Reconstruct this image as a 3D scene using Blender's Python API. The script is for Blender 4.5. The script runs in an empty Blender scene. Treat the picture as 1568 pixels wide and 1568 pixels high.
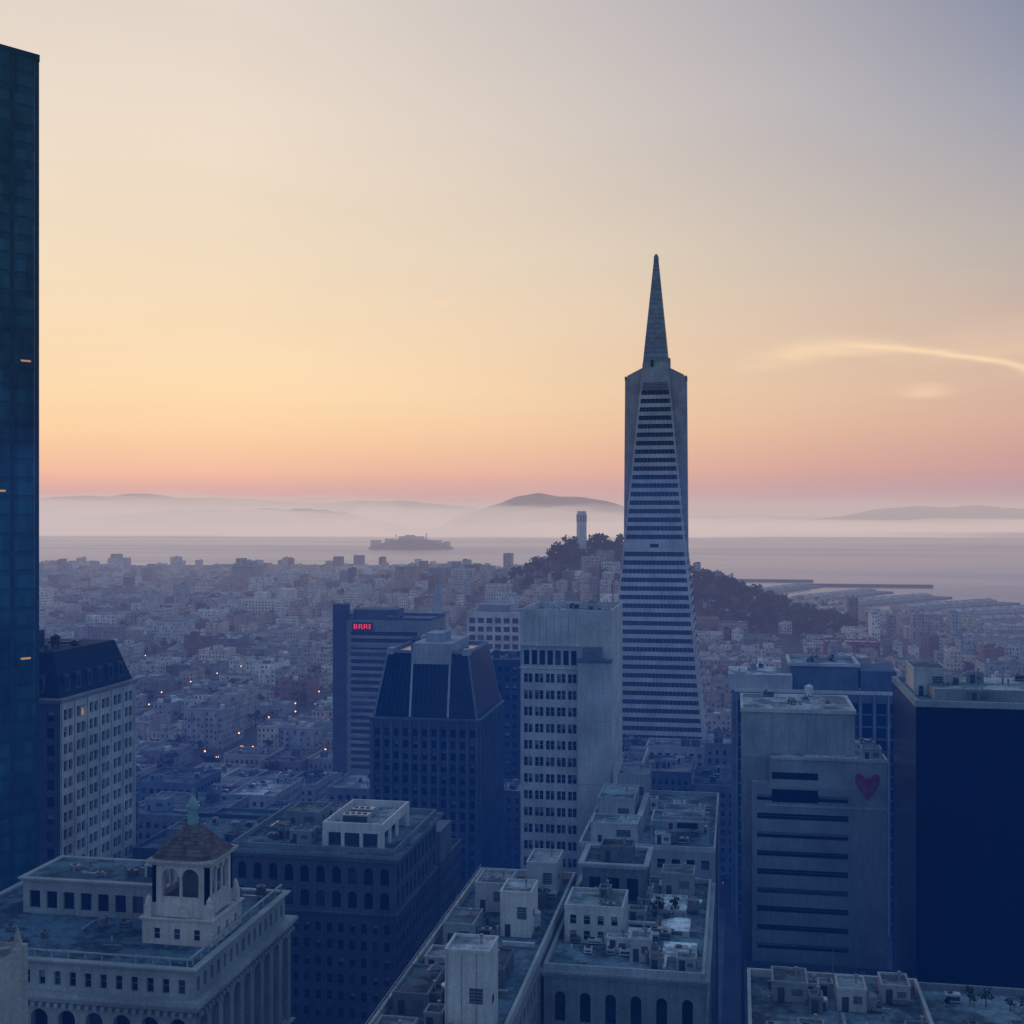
import bpy, math, random
import numpy as np
R=random.Random(11)
def srgb(r,g,b):
    f=lambda c:(c/12.92 if c<=.04045 else ((c+.055)/1.055)**2.4)
    return (f(r/255),f(g/255),f(b/255),1)
scene=bpy.context.scene
scene.view_settings.view_transform='Standard'
scene.view_settings.look='None'
scene.view_settings.exposure=0

# ---------------------------------------------------------------- materials
def nmat(name):
    m=bpy.data.materials.new(name); m.use_nodes=True
    nt=m.node_tree; nt.nodes.clear()
    out=nt.nodes.new('ShaderNodeOutputMaterial')
    return m,nt,out
class N:
    def __init__(s,nt): s.nt=nt
    def math(s,op,a,b=None,c=None,clamp=False):
        n=s.nt.nodes.new('ShaderNodeMath'); n.operation=op; n.use_clamp=clamp
        for i,x in enumerate((a,b,c)):
            if x is None: continue
            if isinstance(x,(int,float)): n.inputs[i].default_value=x
            else: s.nt.links.new(x,n.inputs[i])
        return n.outputs[0]
    def mix(s,f,a,b,mode='MIX'):
        n=s.nt.nodes.new('ShaderNodeMix'); n.data_type='RGBA'; n.blend_type=mode
        for inp,x in ((n.inputs[0],f),(n.inputs[6],a),(n.inputs[7],b)):
            if isinstance(x,(int,float)): inp.default_value=x
            elif isinstance(x,tuple): inp.default_value=x if len(x)==4 else x+(1,)
            else: s.nt.links.new(x,inp)
        return n.outputs[2]
    def noise(s,vec,scale,detail=3,rough=.55):
        n=s.nt.nodes.new('ShaderNodeTexNoise'); n.inputs['Scale'].default_value=scale
        n.inputs['Detail'].default_value=detail; n.inputs['Roughness'].default_value=rough
        if vec is not None: s.nt.links.new(vec,n.inputs['Vector'])
        return n.outputs[0]
    def maprange(s,v,a,b,c,d,smooth=False):
        n=s.nt.nodes.new('ShaderNodeMapRange')
        if smooth: n.interpolation_type='SMOOTHSTEP'
        s.nt.links.new(v,n.inputs[0])
        for i,x in enumerate((a,b,c,d)): n.inputs[i+1].default_value=x
        return n.outputs[0]
    def pos(s):
        return s.nt.nodes.new('ShaderNodeNewGeometry').outputs['Position']
    def vmul(s,v,t):
        n=s.nt.nodes.new('ShaderNodeVectorMath'); n.operation='MULTIPLY'; n.inputs[1].default_value=t
        s.nt.links.new(v,n.inputs[0]); return n.outputs[0]
    def attr(s):
        n=s.nt.nodes.new('ShaderNodeAttribute'); n.attribute_name='Col'; return n.outputs['Color']
    def gray(s,v):
        n=s.nt.nodes.new('ShaderNodeCombineColor')
        for i in range(3): s.nt.links.new(v,n.inputs[i])
        return n.outputs[0]
    def bsdf(s,out,col,rough=.85,spec=.3,metal=0,bump=None,bs=.3,bd=.1):
        b=s.nt.nodes.new('ShaderNodeBsdfPrincipled')
        if isinstance(col,tuple): b.inputs['Base Color'].default_value=col
        else: s.nt.links.new(col,b.inputs['Base Color'])
        if isinstance(rough,(int,float)): b.inputs['Roughness'].default_value=rough
        else: s.nt.links.new(rough,b.inputs['Roughness'])
        b.inputs['Specular IOR Level'].default_value=spec
        b.inputs['Metallic'].default_value=metal
        if bump is not None:
            n=s.nt.nodes.new('ShaderNodeBump'); n.inputs['Strength'].default_value=bs; n.inputs['Distance'].default_value=bd
            s.nt.links.new(bump,n.inputs['Height']); s.nt.links.new(n.outputs[0],b.inputs['Normal'])
        s.nt.links.new(b.outputs[0],out.inputs['Surface']); return b

def mk_wall():
    m,nt,out=nmat('masonry'); n=N(nt); p=n.pos()
    a=n.noise(p,.12,4); b=n.noise(n.vmul(p,(1.6,1.6,.12)),1.0,3,.6); c=n.noise(p,2.5,2)
    f=n.math('MULTIPLY',n.maprange(a,.3,.7,.72,1.14),n.maprange(b,.3,.7,.84,1.10))
    f=n.math('MULTIPLY',f,n.maprange(c,.3,.7,.84,1.1))
    col=n.mix(1.0,n.attr(),n.gray(f),'MULTIPLY')
    n.bsdf(out,col,.85,.2); return m
def mk_glass():
    m,nt,out=nmat('window_glass'); n=N(nt); p=n.pos()
    a=n.noise(p,.35,2)
    col=n.mix(1.0,n.attr(),n.gray(n.maprange(a,.35,.65,.6,1.3)),'MULTIPLY')
    n.bsdf(out,col,n.maprange(a,.3,.7,.08,.25),.35); return m
def mk_roof():
    m,nt,out=nmat('roofing'); n=N(nt); p=n.pos()
    a=n.noise(p,.11,5,.7); c=n.noise(p,.9,4,.7); e=n.noise(p,.25,3)
    f=n.math('MULTIPLY',n.maprange(a,.42,.58,.45,1.5,True),n.maprange(c,.3,.7,.55,1.4))
    col=n.mix(1.0,n.attr(),n.gray(f),'MULTIPLY')
    col=n.mix(n.maprange(e,.5,.6,0,.45),col,(.12,.21,.22),'MIX')
    n.bsdf(out,col,.9,.2,bump=c); return m
def mk_house():
    m,nt,out=nmat('house_wall_with_windows'); n=N(nt); p=n.pos()
    uv=nt.nodes.new('ShaderNodeUVMap'); sep=nt.nodes.new('ShaderNodeSeparateXYZ'); nt.links.new(uv.outputs[0],sep.inputs[0])
    u,v=sep.outputs[0],sep.outputs[1]
    us=n.math('DIVIDE',u,2.7); vs=n.math('DIVIDE',v,3.3)
    fu=n.math('FRACT',us); fv=n.math('FRACT',vs)
    mu=n.math('LESS_THAN',n.math('ABSOLUTE',n.math('SUBTRACT',fu,.5)),.21)
    mv=n.math('LESS_THAN',n.math('ABSOLUTE',n.math('SUBTRACT',fv,.5)),.26)
    top=n.math('LESS_THAN',v,-.4)
    cv=nt.nodes.new('ShaderNodeCombineXYZ'); nt.links.new(n.math('FLOOR',us),cv.inputs[0]); nt.links.new(n.math('FLOOR',vs),cv.inputs[1])
    wn=nt.nodes.new('ShaderNodeTexWhiteNoise'); nt.links.new(cv.outputs[0],wn.inputs[0])
    rnd=wn.outputs[0]
    mask=n.math('MULTIPLY',n.math('MULTIPLY',mu,mv),n.math('MULTIPLY',top,n.math('GREATER_THAN',rnd,.3)))
    a=n.noise(p,.15,4)
    f=n.maprange(a,.3,.7,.6,1.18)
    wallc=n.mix(1.0,n.attr(),n.gray(f),'MULTIPLY')
    gl=n.mix(n.math('GREATER_THAN',rnd,.85),(.03,.04,.055),(.16,.17,.18))
    col=n.mix(mask,wallc,gl)
    n.bsdf(out,col,n.maprange(mask,0,1,.85,.3),.25); return m
def mk_metal():
    m,nt,out=nmat('painted_metal'); n=N(nt); p=n.pos()
    col=n.mix(1.0,n.attr(),n.gray(n.maprange(n.noise(p,.8,3),.3,.7,.7,1.15)),'MULTIPLY')
    n.bsdf(out,col,.45,.4,.3); return m
def mk_leaf():
    m,nt,out=nmat('foliage'); n=N(nt); p=n.pos()
    col=n.mix(1.0,n.attr(),n.gray(n.maprange(n.noise(p,.25,3),.3,.7,.45,1.6)),'MULTIPLY')
    n.bsdf(out,col,.9,.05); return m
def mk_emit(name,c,s):
    m,nt,out=nmat(name); e=nt.nodes.new('ShaderNodeEmission'); e.inputs[0].default_value=c; e.inputs[1].default_value=s
    nt.links.new(e.outputs[0],out.inputs[0])
    try: m.cycles.emission_sampling='NONE'
    except Exception: pass
    return m
def mk_curtain():
    m,nt,out=nmat('dark_curtain_glass'); n=N(nt); p=n.pos()
    uv=nt.nodes.new('ShaderNodeUVMap'); sep=nt.nodes.new('ShaderNodeSeparateXYZ'); nt.links.new(uv.outputs[0],sep.inputs[0])
    us=n.math('DIVIDE',sep.outputs[0],1.6); vs=n.math('DIVIDE',sep.outputs[1],3.9)
    cv=nt.nodes.new('ShaderNodeCombineXYZ'); nt.links.new(n.math('FLOOR',us),cv.inputs[0]); nt.links.new(n.math('FLOOR',vs),cv.inputs[1])
    wn=nt.nodes.new('ShaderNodeTexWhiteNoise'); nt.links.new(cv.outputs[0],wn.inputs[0])
    band=n.math('LESS_THAN',n.math('FRACT',vs),.35)
    f=n.math('MULTIPLY',n.maprange(wn.outputs[0],0,1,.8,1.25),n.maprange(band,0,1,1,.8))
    f=n.math('MULTIPLY',f,n.maprange(n.noise(p,.05,3),.3,.7,.6,1.5))
    col=n.mix(1.0,n.attr(),n.gray(f),'MULTIPLY')
    n.bsdf(out,col,.22,.25,bump=n.noise(p,.15,2),bs=.2,bd=.2); return m
WALL,GLASS,ROOF,HOUSE,METAL,LEAF,LIT,RED,CURT,HEAD=range(10)
MATS=[mk_wall(),mk_glass(),mk_roof(),mk_house(),mk_metal(),mk_leaf(),mk_emit('lit_window',(1,.5,.22,1),.45),
      mk_emit('red_neon',(1,.05,.08,1),1.0),mk_curtain(),mk_emit('lamp_glow',(1,.42,.13,1),3.5)]

# ---------------------------------------------------------------- mesh builder
class MB:
    def __init__(s): s.v=[];s.f=[];s.m=[];s.c=[];s.uv=[]
    def face(s,pts,m,col,uv=None):
        i=len(s.v); k=len(pts); s.v.extend(pts); s.f.append(tuple(range(i,i+k))); s.m.append(m)
        s.c.extend([(col[0],col[1],col[2],1.0)]*k)
        s.uv.extend(uv if uv else [(0.0,0.0)]*k)
    def box(s,x0,x1,y0,y1,z0,z1,m=WALL,col=(.4,.4,.4),mt=None,ct=None):
        if mt is None: mt=m
        if ct is None: ct=col
        s.face([(x0,y0,z0),(x1,y0,z0),(x1,y0,z1),(x0,y0,z1)],m,col,[(x0,z0-z1),(x1,z0-z1),(x1,0),(x0,0)])
        s.face([(x1,y0,z0),(x1,y1,z0),(x1,y1,z1),(x1,y0,z1)],m,col,[(y0,z0-z1),(y1,z0-z1),(y1,0),(y0,0)])
        s.face([(x1,y1,z0),(x0,y1,z0),(x0,y1,z1),(x1,y1,z1)],m,col,[(x0,z0-z1),(x1,z0-z1),(x1,0),(x0,0)])
        s.face([(x0,y1,z0),(x0,y0,z0),(x0,y0,z1),(x0,y1,z1)],m,col,[(y0,z0-z1),(y1,z0-z1),(y1,0),(y0,0)])
        s.face([(x0,y0,z1),(x1,y0,z1),(x1,y1,z1),(x0,y1,z1)],mt,ct)
        s.face([(x0,y1,z0),(x1,y1,z0),(x1,y0,z0),(x0,y0,z0)],m,col)
    def cyl(s,cx,cy,z0,z1,r0,r1,n=12,m=WALL,col=(.4,.4,.4),ph=0):
        a=[ph+2*math.pi*i/n for i in range(n)]
        b=[(cx+r0*math.cos(t),cy+r0*math.sin(t),z0) for t in a]; t_=[(cx+r1*math.cos(t),cy+r1*math.sin(t),z1) for t in a]
        for i in range(n):
            j=(i+1)%n; s.face([b[i],b[j],t_[j],t_[i]],m,col)
        if r1>.01: s.face(t_,m,col)
    def frustum(s,b,z0,t,z1,m=WALL,col=(.4,.4,.4),cap=True):
        B=[(b[0],b[2],z0),(b[1],b[2],z0),(b[1],b[3],z0),(b[0],b[3],z0)]
        T=[(t[0],t[2],z1),(t[1],t[2],z1),(t[1],t[3],z1),(t[0],t[3],z1)]
        for i in range(4):
            j=(i+1)%4; s.face([B[i],B[j],T[j],T[i]],m,col,[(0,z0),(10,z0),(10,z1),(0,z1)])
        if cap: s.face(T,m,col)
    def build(s,name,loc=None):
        V=np.array(s.v,dtype=np.float64)
        if loc is None: loc=((V[:,0].min()+V[:,0].max())/2,(V[:,1].min()+V[:,1].max())/2,max(0.0,V[:,2].min()))
        V=V-np.array(loc)
        me=bpy.data.meshes.new(name+'_mesh'); me.from_pydata(V.tolist(),[],s.f)
        used=sorted(set(s.m)); mp={k:i for i,k in enumerate(used)}
        for k in used: me.materials.append(MATS[k])
        me.polygons.foreach_set('material_index',[mp[k] for k in s.m])
        ca=me.color_attributes.new('Col','FLOAT_COLOR','CORNER')
        ca.data.foreach_set('color',np.array(s.c,dtype=np.float32).ravel())
        uv=me.uv_layers.new(name='UVMap'); uv.data.foreach_set('uv',np.array(s.uv,dtype=np.float32).ravel())
        me.update()
        o=bpy.data.objects.new(name,me); o.location=loc; scene.collection.objects.link(o); return o

def vc(c,a=.12):
    k=1+R.uniform(-a,a); return (c[0]*k,c[1]*k,c[2]*k)
HERO=[]   # footprints kept clear of row houses
def wall(mb,px,py,dx,dy,W,z0,z1,nx,nz,fw=.55,fh=.55,rec=.35,col=(.4,.4,.4),g=(.012,.022,.042),edge=.6,base=0,top=1,pair=False,lit=.0012,fins=0,fincol=None,wm=WALL,arch=False):
    ox,oy=dy,-dx
    def P(u,z,r=0): return (px+dx*u-ox*r, py+dy*u-oy*r, z)
    def Q(u0,u1,a,b,r=0,m=WALL,c=None):
        if u1-u0<.01 or b-a<.01: return
        mb.face([P(u0,a,r),P(u1,a,r),P(u1,b,r),P(u0,b,r)],m,c or col,[(u0,a),(u1,a),(u1,b),(u0,b)])
    Q(0,edge,z0,z1,0,wm); Q(W-edge,W,z0,z1,0,wm)
    a0=z0+base; a1=z1-top
    Q(edge,W-edge,z0,a0,0,wm); Q(edge,W-edge,a1,z1,0,wm)
    cw=(W-2*edge)/nx; ch=(a1-a0)/nz
    for j in range(nz):
        b=a0+j*ch; w0=b+ch*(1-fh)*.5; w1=w0+ch*fh
        Q(edge,W-edge,b,w0,0,wm)
        if not arch: Q(edge,W-edge,w1,b+ch,0,wm)
        segs=[]
        for i in range(nx):
            u=edge+i*cw
            if pair:
                q=cw*fw/2*.92; mid=u+cw/2; gp=cw*.04
                segs.append((mid-gp-q,mid-gp)); segs.append((mid+gp,mid+gp+q))
            else: segs.append((u+cw*(1-fw)/2,u+cw*(1+fw)/2))
        last=edge
        for (u0,u1) in segs:
            Q(last,u0,w0,b+ch if arch else w1,0,wm); last=u1
            gc=vc(g,.45); gm=GLASS
            r_=R.random()
            if r_<lit: gm=LIT
            elif r_<.14: gc=(g[0]*2.4+.03,g[1]*2.2+.03,g[2]*2+.03)
            if arch:
                rad=(u1-u0)/2; cu=(u0+u1)/2; zs=min(w1,b+ch-.25)-rad
                K=8; arc=[(cu-rad*math.cos(math.pi*k/K),zs+rad*math.sin(math.pi*k/K)) for k in range(K+1)]
                for k in range(K):
                    (ua,za),(ub,zb)=arc[k],arc[k+1]
                    mb.face([P(ua,za),P(ub,zb),P(ub,b+ch),P(ua,b+ch)],wm,col)
                    mb.face([P(ua,za),P(ub,zb),P(ub,zb,rec),P(ua,za,rec)],wm,col)
                mb.face([P(u0,w0,rec),P(u1,w0,rec)]+[P(ua,za,rec) for ua,za in reversed(arc)],gm,gc)
                mb.face([P(u0,w0),P(u0,zs),P(u0,zs,rec),P(u0,w0,rec)],wm,col)
                mb.face([P(u1,w0),P(u1,zs),P(u1,zs,rec),P(u1,w0,rec)],wm,col)
            else:
                Q(u0,u1,w0,w1,rec,gm,gc)
                mb.face([P(u0,w0),P(u0,w1),P(u0,w1,rec),P(u0,w0,rec)],wm,col)
                mb.face([P(u1,w0),P(u1,w1),P(u1,w1,rec),P(u1,w0,rec)],wm,col)
                mb.face([P(u0,w1),P(u1,w1),P(u1,w1,rec),P(u0,w1,rec)],wm,col)
                if (w1-w0)<3:
                    zm=(w0+w1)/2; Q(u0,u1,zm-.05,zm+.05,rec-.06,wm,(col[0]*.7,col[1]*.7,col[2]*.7))
                    if R.random()<.3: Q(u0+.06,u1-.06,w1-(w1-w0)*R.uniform(.25,.6),w1-.02,rec-.03,wm,(.28,.28,.27))
            mb.face([P(u0,w0),P(u1,w0),P(u1,w0,rec),P(u0,w0,rec)],wm,col)
        Q(last,W-edge,w0,b+ch if arch else w1,0,wm)
    if fins:
        fc=fincol or col
        for i in range(nx+1):
            u=edge+i*cw; h=.28
            for (ua,ub,ra,rb) in ((u-h,u+h,-fins,-fins),(u-h,u-h,-fins,0),(u+h,u+h,0,-fins)):
                mb.face([P(ua,z0,ra),P(ub,z0,rb),P(ub,z1-.3,rb),P(ua,z1-.3,ra)],WALL,fc)
def parapet(mb,x0,x1,y0,y1,z0,z1,t=.45,out=.05,col=(.5,.5,.5),m=WALL):
    mb.box(x0-out,x1+out,y0-out,y0+t,z0,z1,m,col); mb.box(x0-out,x1+out,y1-t,y1+out,z0,z1,m,col)
    mb.box(x0-out,x0+t,y0+t+.002,y1-t-.002,z0,z1,m,col); mb.box(x1-t,x1+out,y0+t+.002,y1-t-.002,z0,z1,m,col)
def walls4(mb,x0,x1,y0,y1,z0,z1,bw,fl,sides='SENW',**k):
    nz=max(1,round((z1-z0-k.get('base',0)-k.get('top',1))/fl))
    for sd,(px,py,dx,dy,W) in dict(S=(x0,y0,1,0,x1-x0),E=(x1,y0,0,1,y1-y0),N=(x1,y1,-1,0,x1-x0),W=(x0,y1,0,-1,y1-y0)).items():
        if sd in sides: wall(mb,px,py,dx,dy,W,z0,z1,max(1,round((W-2*k.get('edge',.6))/bw)),nz,**k)
        else:
            ex,ey=px+dx*W,py+dy*W
            mb.face([(px,py,z0),(ex,ey,z0),(ex,ey,z1),(px,py,z1)],HOUSE,k.get('col',(.4,.4,.4)),[(0,z0-z1),(round(W/2.7)*2.7,z0-z1),(round(W/2.7)*2.7,0),(0,0)])
def cornice(mb,x0,x1,y0,y1,z,h,out,col):
    n=3
    for i in range(n):
        o=out*(i+1)/n; a=z+h*i/n; b=z+h*(i+1)/n
        mb.box(x0-o,x1+o,y0-o,y0+.3,a,b,WALL,col); mb.box(x0-o,x1+o,y1-.3,y1+o,a,b,WALL,col)
        mb.box(x0-o,x0+.3,y0+.302,y1-.302,a,b,WALL,col); mb.box(x1-.3,x1+o,y0+.302,y1-.302,a,b,WALL,col)
def roofq(mb,x0,x1,y0,y1,z,col=(.2,.2,.21)):
    mb.face([(x0,y0,z),(x1,y0,z),(x1,y1,z),(x0,y1,z)],ROOF,col)
def acunit(mb,x,y,z,w,d,h,c):
    mb.box(x,x+w,y,y+d,z+.25,z+h,METAL,c); mb.box(x+.1,x+w-.1,y+.1,y+d-.1,z,z+.25,METAL,(.08,.08,.08))
    mb.box(x+.15,x+w-.15,y-.02,y,z+.45,z+h-.3,METAL,(.07,.08,.09))
    for k in range(max(1,int(w/1.4))):
        r=min(.5,d*.35); mb.cyl(x+.7+1.4*k if w>1.4 else x+w/2,y+d/2,z+h,z+h+.22,r,r,10,METAL,(.06,.06,.07))
def hut(mb,x,y,z,w,d,h,c,rc=None):
    """stair / plant room: walls, coping, door, louvre, vent"""
    l=c[0]
    mb.box(x,x+w,y,y+d,z,z+h,WALL,c); roofq(mb,x+.2,x+w-.2,y+.2,y+d-.2,z+h+.02,rc or (l*.5,l*.52,l*.55)); parapet(mb,x,x+w,y,y+d,z+h,z+h+.35,t=.22,out=.08,col=(c[0]*1.05,c[1]*1.05,c[2]*1.05))
    mb.box(x+w*.15,x+w*.15+.95,y-.04,y-.003,z,z+2.05,METAL,(.05,.07,.09))
    if w>3:
        a=x+w*.55; t=min(2.0,h*.35); zb_=z+h*.5-t*.3
        mb.box(a,a+w*.3,y-.05,y-.003,zb_,zb_+t,METAL,(.08,.1,.12))
        for q in range(4): mb.box(a,a+w*.3,y-.09,y-.052,zb_+t*(.1+.22*q),zb_+t*(.16+.22*q),METAL,(.25,.27,.28))
    mb.box(x+w+.003,x+w+.05,y+d*.3,y+d*.3+1.1,z+h*.4,z+h*.4+1.1,METAL,(.06,.07,.09))
    mb.cyl(x+w*.7,y+d*.6,z+h,z+h+1.1,.18,.18,8,METAL,(.3,.3,.3)); mb.cyl(x+w*.7,y+d*.6,z+h+1.1,z+h+1.3,.3,.28,8,METAL,(.25,.25,.25))
def clutter(mb,x0,x1,y0,y1,z,n,s=1.0,light=.45):
    for _ in range(n):
        x=R.uniform(x0+1,max(x0+1.1,x1-3*s)); y=R.uniform(y0+1,max(y0+1.1,y1-3*s)); t=R.random()
        l=light*(R.uniform(.2,.8) if R.random()<.65 else R.uniform(.9,1.4)); c=(l*.97,l,l*1.0)
        if t<.35: acunit(mb,x,y,z,R.uniform(1.2,3)*s,R.uniform(1,2)*s,R.uniform(1,1.9)*s,c)
        elif t<.5: mb.cyl(x,y,z,z+R.uniform(.8,2.2)*s,.25*s,.25*s,8,METAL,c)
        elif t<.67:
            L=R.uniform(4,9)*s
            if R.random()<.5: mb.box(x,min(x+L,x1-.6),y,y+.6*s,z+.4,z+1.0*s,METAL,c)
            else: mb.box(x,x+.6*s,y,min(y+L,y1-.6),z+.4,z+1.0*s,METAL,c)
        elif t<.82:
            w,d,h=R.uniform(2.2,4.5)*s,R.uniform(2.2,3.6)*s,R.uniform(1.8,3)*s
            if x+w<x1 and y+d<y1: hut(mb,x,y,z,w,d,h,c)
        elif t<.9:
            mb.cyl(x+1,y+1,z+.8,z+3*s,1.2*s,1.2*s,14,METAL,c); mb.cyl(x+1,y+1,z+3*s,z+3.6*s,1.2*s,.1,14,METAL,c)
            for a in range(4): mb.box(x+1+math.cos(a*1.57)*.9-.08,x+1+math.cos(a*1.57)*.9+.08,y+1+math.sin(a*1.57)*.9-.08,y+1+math.sin(a*1.57)*.9+.08,z,z+.8,METAL,(.1,.1,.1))
        elif t<.96:
            mb.box(x,x+2.2*s,y,y+1.4*s,z,z+.5,METAL,(.3,.32,.33)); mb.frustum((x+.1,x+2.1*s,y+.1,y+1.3*s),z+.5,(x+.5,x+1.7*s,y+.6*s,y+.8*s),z+1.1,GLASS,(.06,.09,.11))
        else: mb.cyl(x,y,z,z+R.uniform(4,8)*s,.08,.03,6,METAL,(.2,.2,.2))
def tower(mb,x0,x1,y0,y1,z0,z1,bw=3,fl=3.9,par=1.1,roof=(.16,.17,.18),nclut=8,pc=None,sides='SENW',cs=1,light=.4,reg=True,**k):
    zr=z1-par
    walls4(mb,x0,x1,y0,y1,z0,zr,bw,fl,sides,**k)
    roofq(mb,x0,x1,y0,y1,zr+.004,roof)
    parapet(mb,x0,x1,y0,y1,zr,z1,col=pc or k.get('col',(.4,.4,.4)))
    if nclut: clutter(mb,x0+1,x1-1,y0+1,y1-1,zr,nclut,cs,light)
    if reg: HERO.append((x0,x1,y0,y1))

# ================================================================ pyramid skyscraper
CX,CY=-37.7,588.0
def hw(z): return 1.05+25.4*(1-z/258.0)
def pyramid():
    mb=MB(); conc=(.54,.49,.46); gl=(.012,.02,.045)
    z=14.0; fl=3.95; nf=46; BL=27
    for k in range(nf):
        z0=z+k*fl; zs=z0+fl*.47; z1=z0+fl
        c=vc(conc,.06)
        a,b,d=hw(z0),hw(zs),hw(z1)
        mb.frustum((CX-a,CX+a,CY-a,CY+a),z0,(CX-b,CX+b,CY-b,CY+b),zs,WALL,c,cap=False)
        if k==BL:
            mb.frustum((CX-b,CX+b,CY-b,CY+b),zs,(CX-d,CX+d,CY-d,CY+d),z1,WALL,c,cap=False)
            mb.box(CX-2,CX+2,CY-b-.05,CY-b+.5,zs+.2,z1-.3,GLASS,gl); continue
        r=.7
        mb.frustum((CX-b+r,CX+b-r,CY-b+r,CY+b-r),zs,(CX-d+r,CX+d-r,CY-d+r,CY+d-r),z1,GLASS,vc(gl,.3),cap=False)
        for (zz,h) in ((zs,b),(z1,d)):
            o=h; i=h-r
            mb.face([(CX-o,CY-o,zz),(CX+o,CY-o,zz),(CX+i,CY-i,zz),(CX-i,CY-i,zz)],WALL,c)
            mb.face([(CX+o,CY-o,zz),(CX+o,CY+o,zz),(CX+i,CY+i,zz),(CX+i,CY-i,zz)],WALL,c)
            mb.face([(CX+o,CY+o,zz),(CX-o,CY+o,zz),(CX-i,CY+i,zz),(CX+i,CY+i,zz)],WALL,c)
            mb.face([(CX-o,CY+o,zz),(CX-o,CY-o,zz),(CX-i,CY-i,zz),(CX-i,CY+i,zz)],WALL,c)
        n=max(4,int(b*2/1.75))
        for j in range(n+1):
            t=-1+2*j/n; w=.06 if 0<j<n else .45
            tb=t*(b-w); td=t*(d-w)
            for sx,sy in ((1,0),(0,1)):
                for sg in (-1,1):
                    def pt(tt,h,zz,rr): 
                        return (CX+tt,CY+sg*(h-rr),zz) if sx else (CX+sg*(h-rr),CY+tt,zz)
                    q=.5 if 0<j<n else .06
                    mb.face([pt(tb-w,b,zs,q),pt(tb+w,b,zs,q),pt(td+w,d,z1,q),pt(td-w,d,z1,q)],WALL,(c[0]*.6,c[1]*.6,c[2]*.6) if q>.3 else c)
    zt=z+nf*fl
    h=hw(zt); h2=hw(209)
    mb.frustum((CX-h,CX+h,CY-h,CY+h),zt,(CX-h2,CX+h2,CY-h2,CY+h2),209,WALL,(.42,.39,.38))
    for zz in np.arange(zt+.3,zt+3.4,.75):
        q=hw(zz)+.12; mb.box(CX-q+1.2,CX+q-1.2,CY-q,CY+q,zz,zz+.35,METAL,(.08,.09,.13))
    zz=209
    while zz<256:
        a,b=hw(zz),hw(zz+2.3)
        mb.frustum((CX-a,CX+a,CY-a,CY+a),zz,(CX-b,CX+b,CY-b,CY+b),zz+2.15,METAL,vc((.25,.26,.28),.16))
        mb.frustum((CX-b+.12,CX+b-.12,CY-b+.12,CY+b-.12),zz+2.15,(CX-b+.12,CX+b-.12,CY-b+.12,CY+b-.12),zz+2.3,METAL,(.10,.11,.13))
        zz+=2.3
    a=hw(zz); mb.frustum((CX-a,CX+a,CY-a,CY+a),zz,(CX-1.1,CX+1.1,CY-1.1,CY+1.1),259.2,METAL,(.25,.26,.27)); mb.frustum((CX-1.1,CX+1.1,CY-1.1,CY+1.1),259.2,(CX-.4,CX+.4,CY-.4,CY+.4),260.6,METAL,(.25,.26,.27))
    mb.box(CX-h2*.35,CX-h2*.35+1.2,CY-h2-1.1,CY-h2+.4,207,210,GLASS,gl)
    for sg in (-1,1):
        pr=[(sg*15.2,104),(sg*14.9,120),(sg*14.3,201.5),(sg*12.9,203.2),(sg*6.2,206.6),(sg*5.0,206.6),(sg*5,104)]
        y0,y1=CY-4.6,CY+4.6
        mb.face([(CX+x,y0,zq) for x,zq in pr],WALL,(.46,.39,.39)); mb.face([(CX+x,y1,zq) for x,zq in pr],WALL,(.44,.38,.38))
        for i in range(len(pr)):
            (xa,za),(xb,zb)=pr[i],pr[(i+1)%len(pr)]
            mb.face([(CX+xa,y0,za),(CX+xb,y0,zb),(CX+xb,y1,zb),(CX+xa,y1,za)],WALL,(.44,.40,.38))
        mb.box(CX+sg*14.1-.35,CX+sg*14.1+.35,CY-4.9,CY+4.9,200.8,202.6,METAL,(.1,.11,.14))
    mb.box(CX+4.3,CX+6.6,CY-3,CY+3,204,211.2,WALL,conc); mb.box(CX-6.3,CX-4.6,CY-3,CY+3,204,208.6,WALL,conc)
    a=hw(14); b=hw(0)
    for i in range(10):
        t=-1+2*i/9
        for s2 in (-1,1):
            for (fx,fy) in ((t,s2),(s2,t)):
                top=(CX+fx*a,CY+fy*a)
                for dd in (-.1,.1):
                    bx=CX+(fx+(dd if abs(fx)<1 else 0))*b; by=CY+(fy+(dd if abs(fy)<1 else 0))*b
                    mb.frustum((bx-.5,bx+.5,by-.5,by+.5),0,(top[0]-.5,top[0]+.5,top[1]-.5,top[1]+.5),14,WALL,conc)
    mb.box(CX-14,CX+14,CY-14,CY+14,0,13.9,GLASS,gl)
    mb.build('pyramid_skyscraper'); HERO.append((CX-30,CX+30,CY-30,CY+30))
pyramid()

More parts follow.
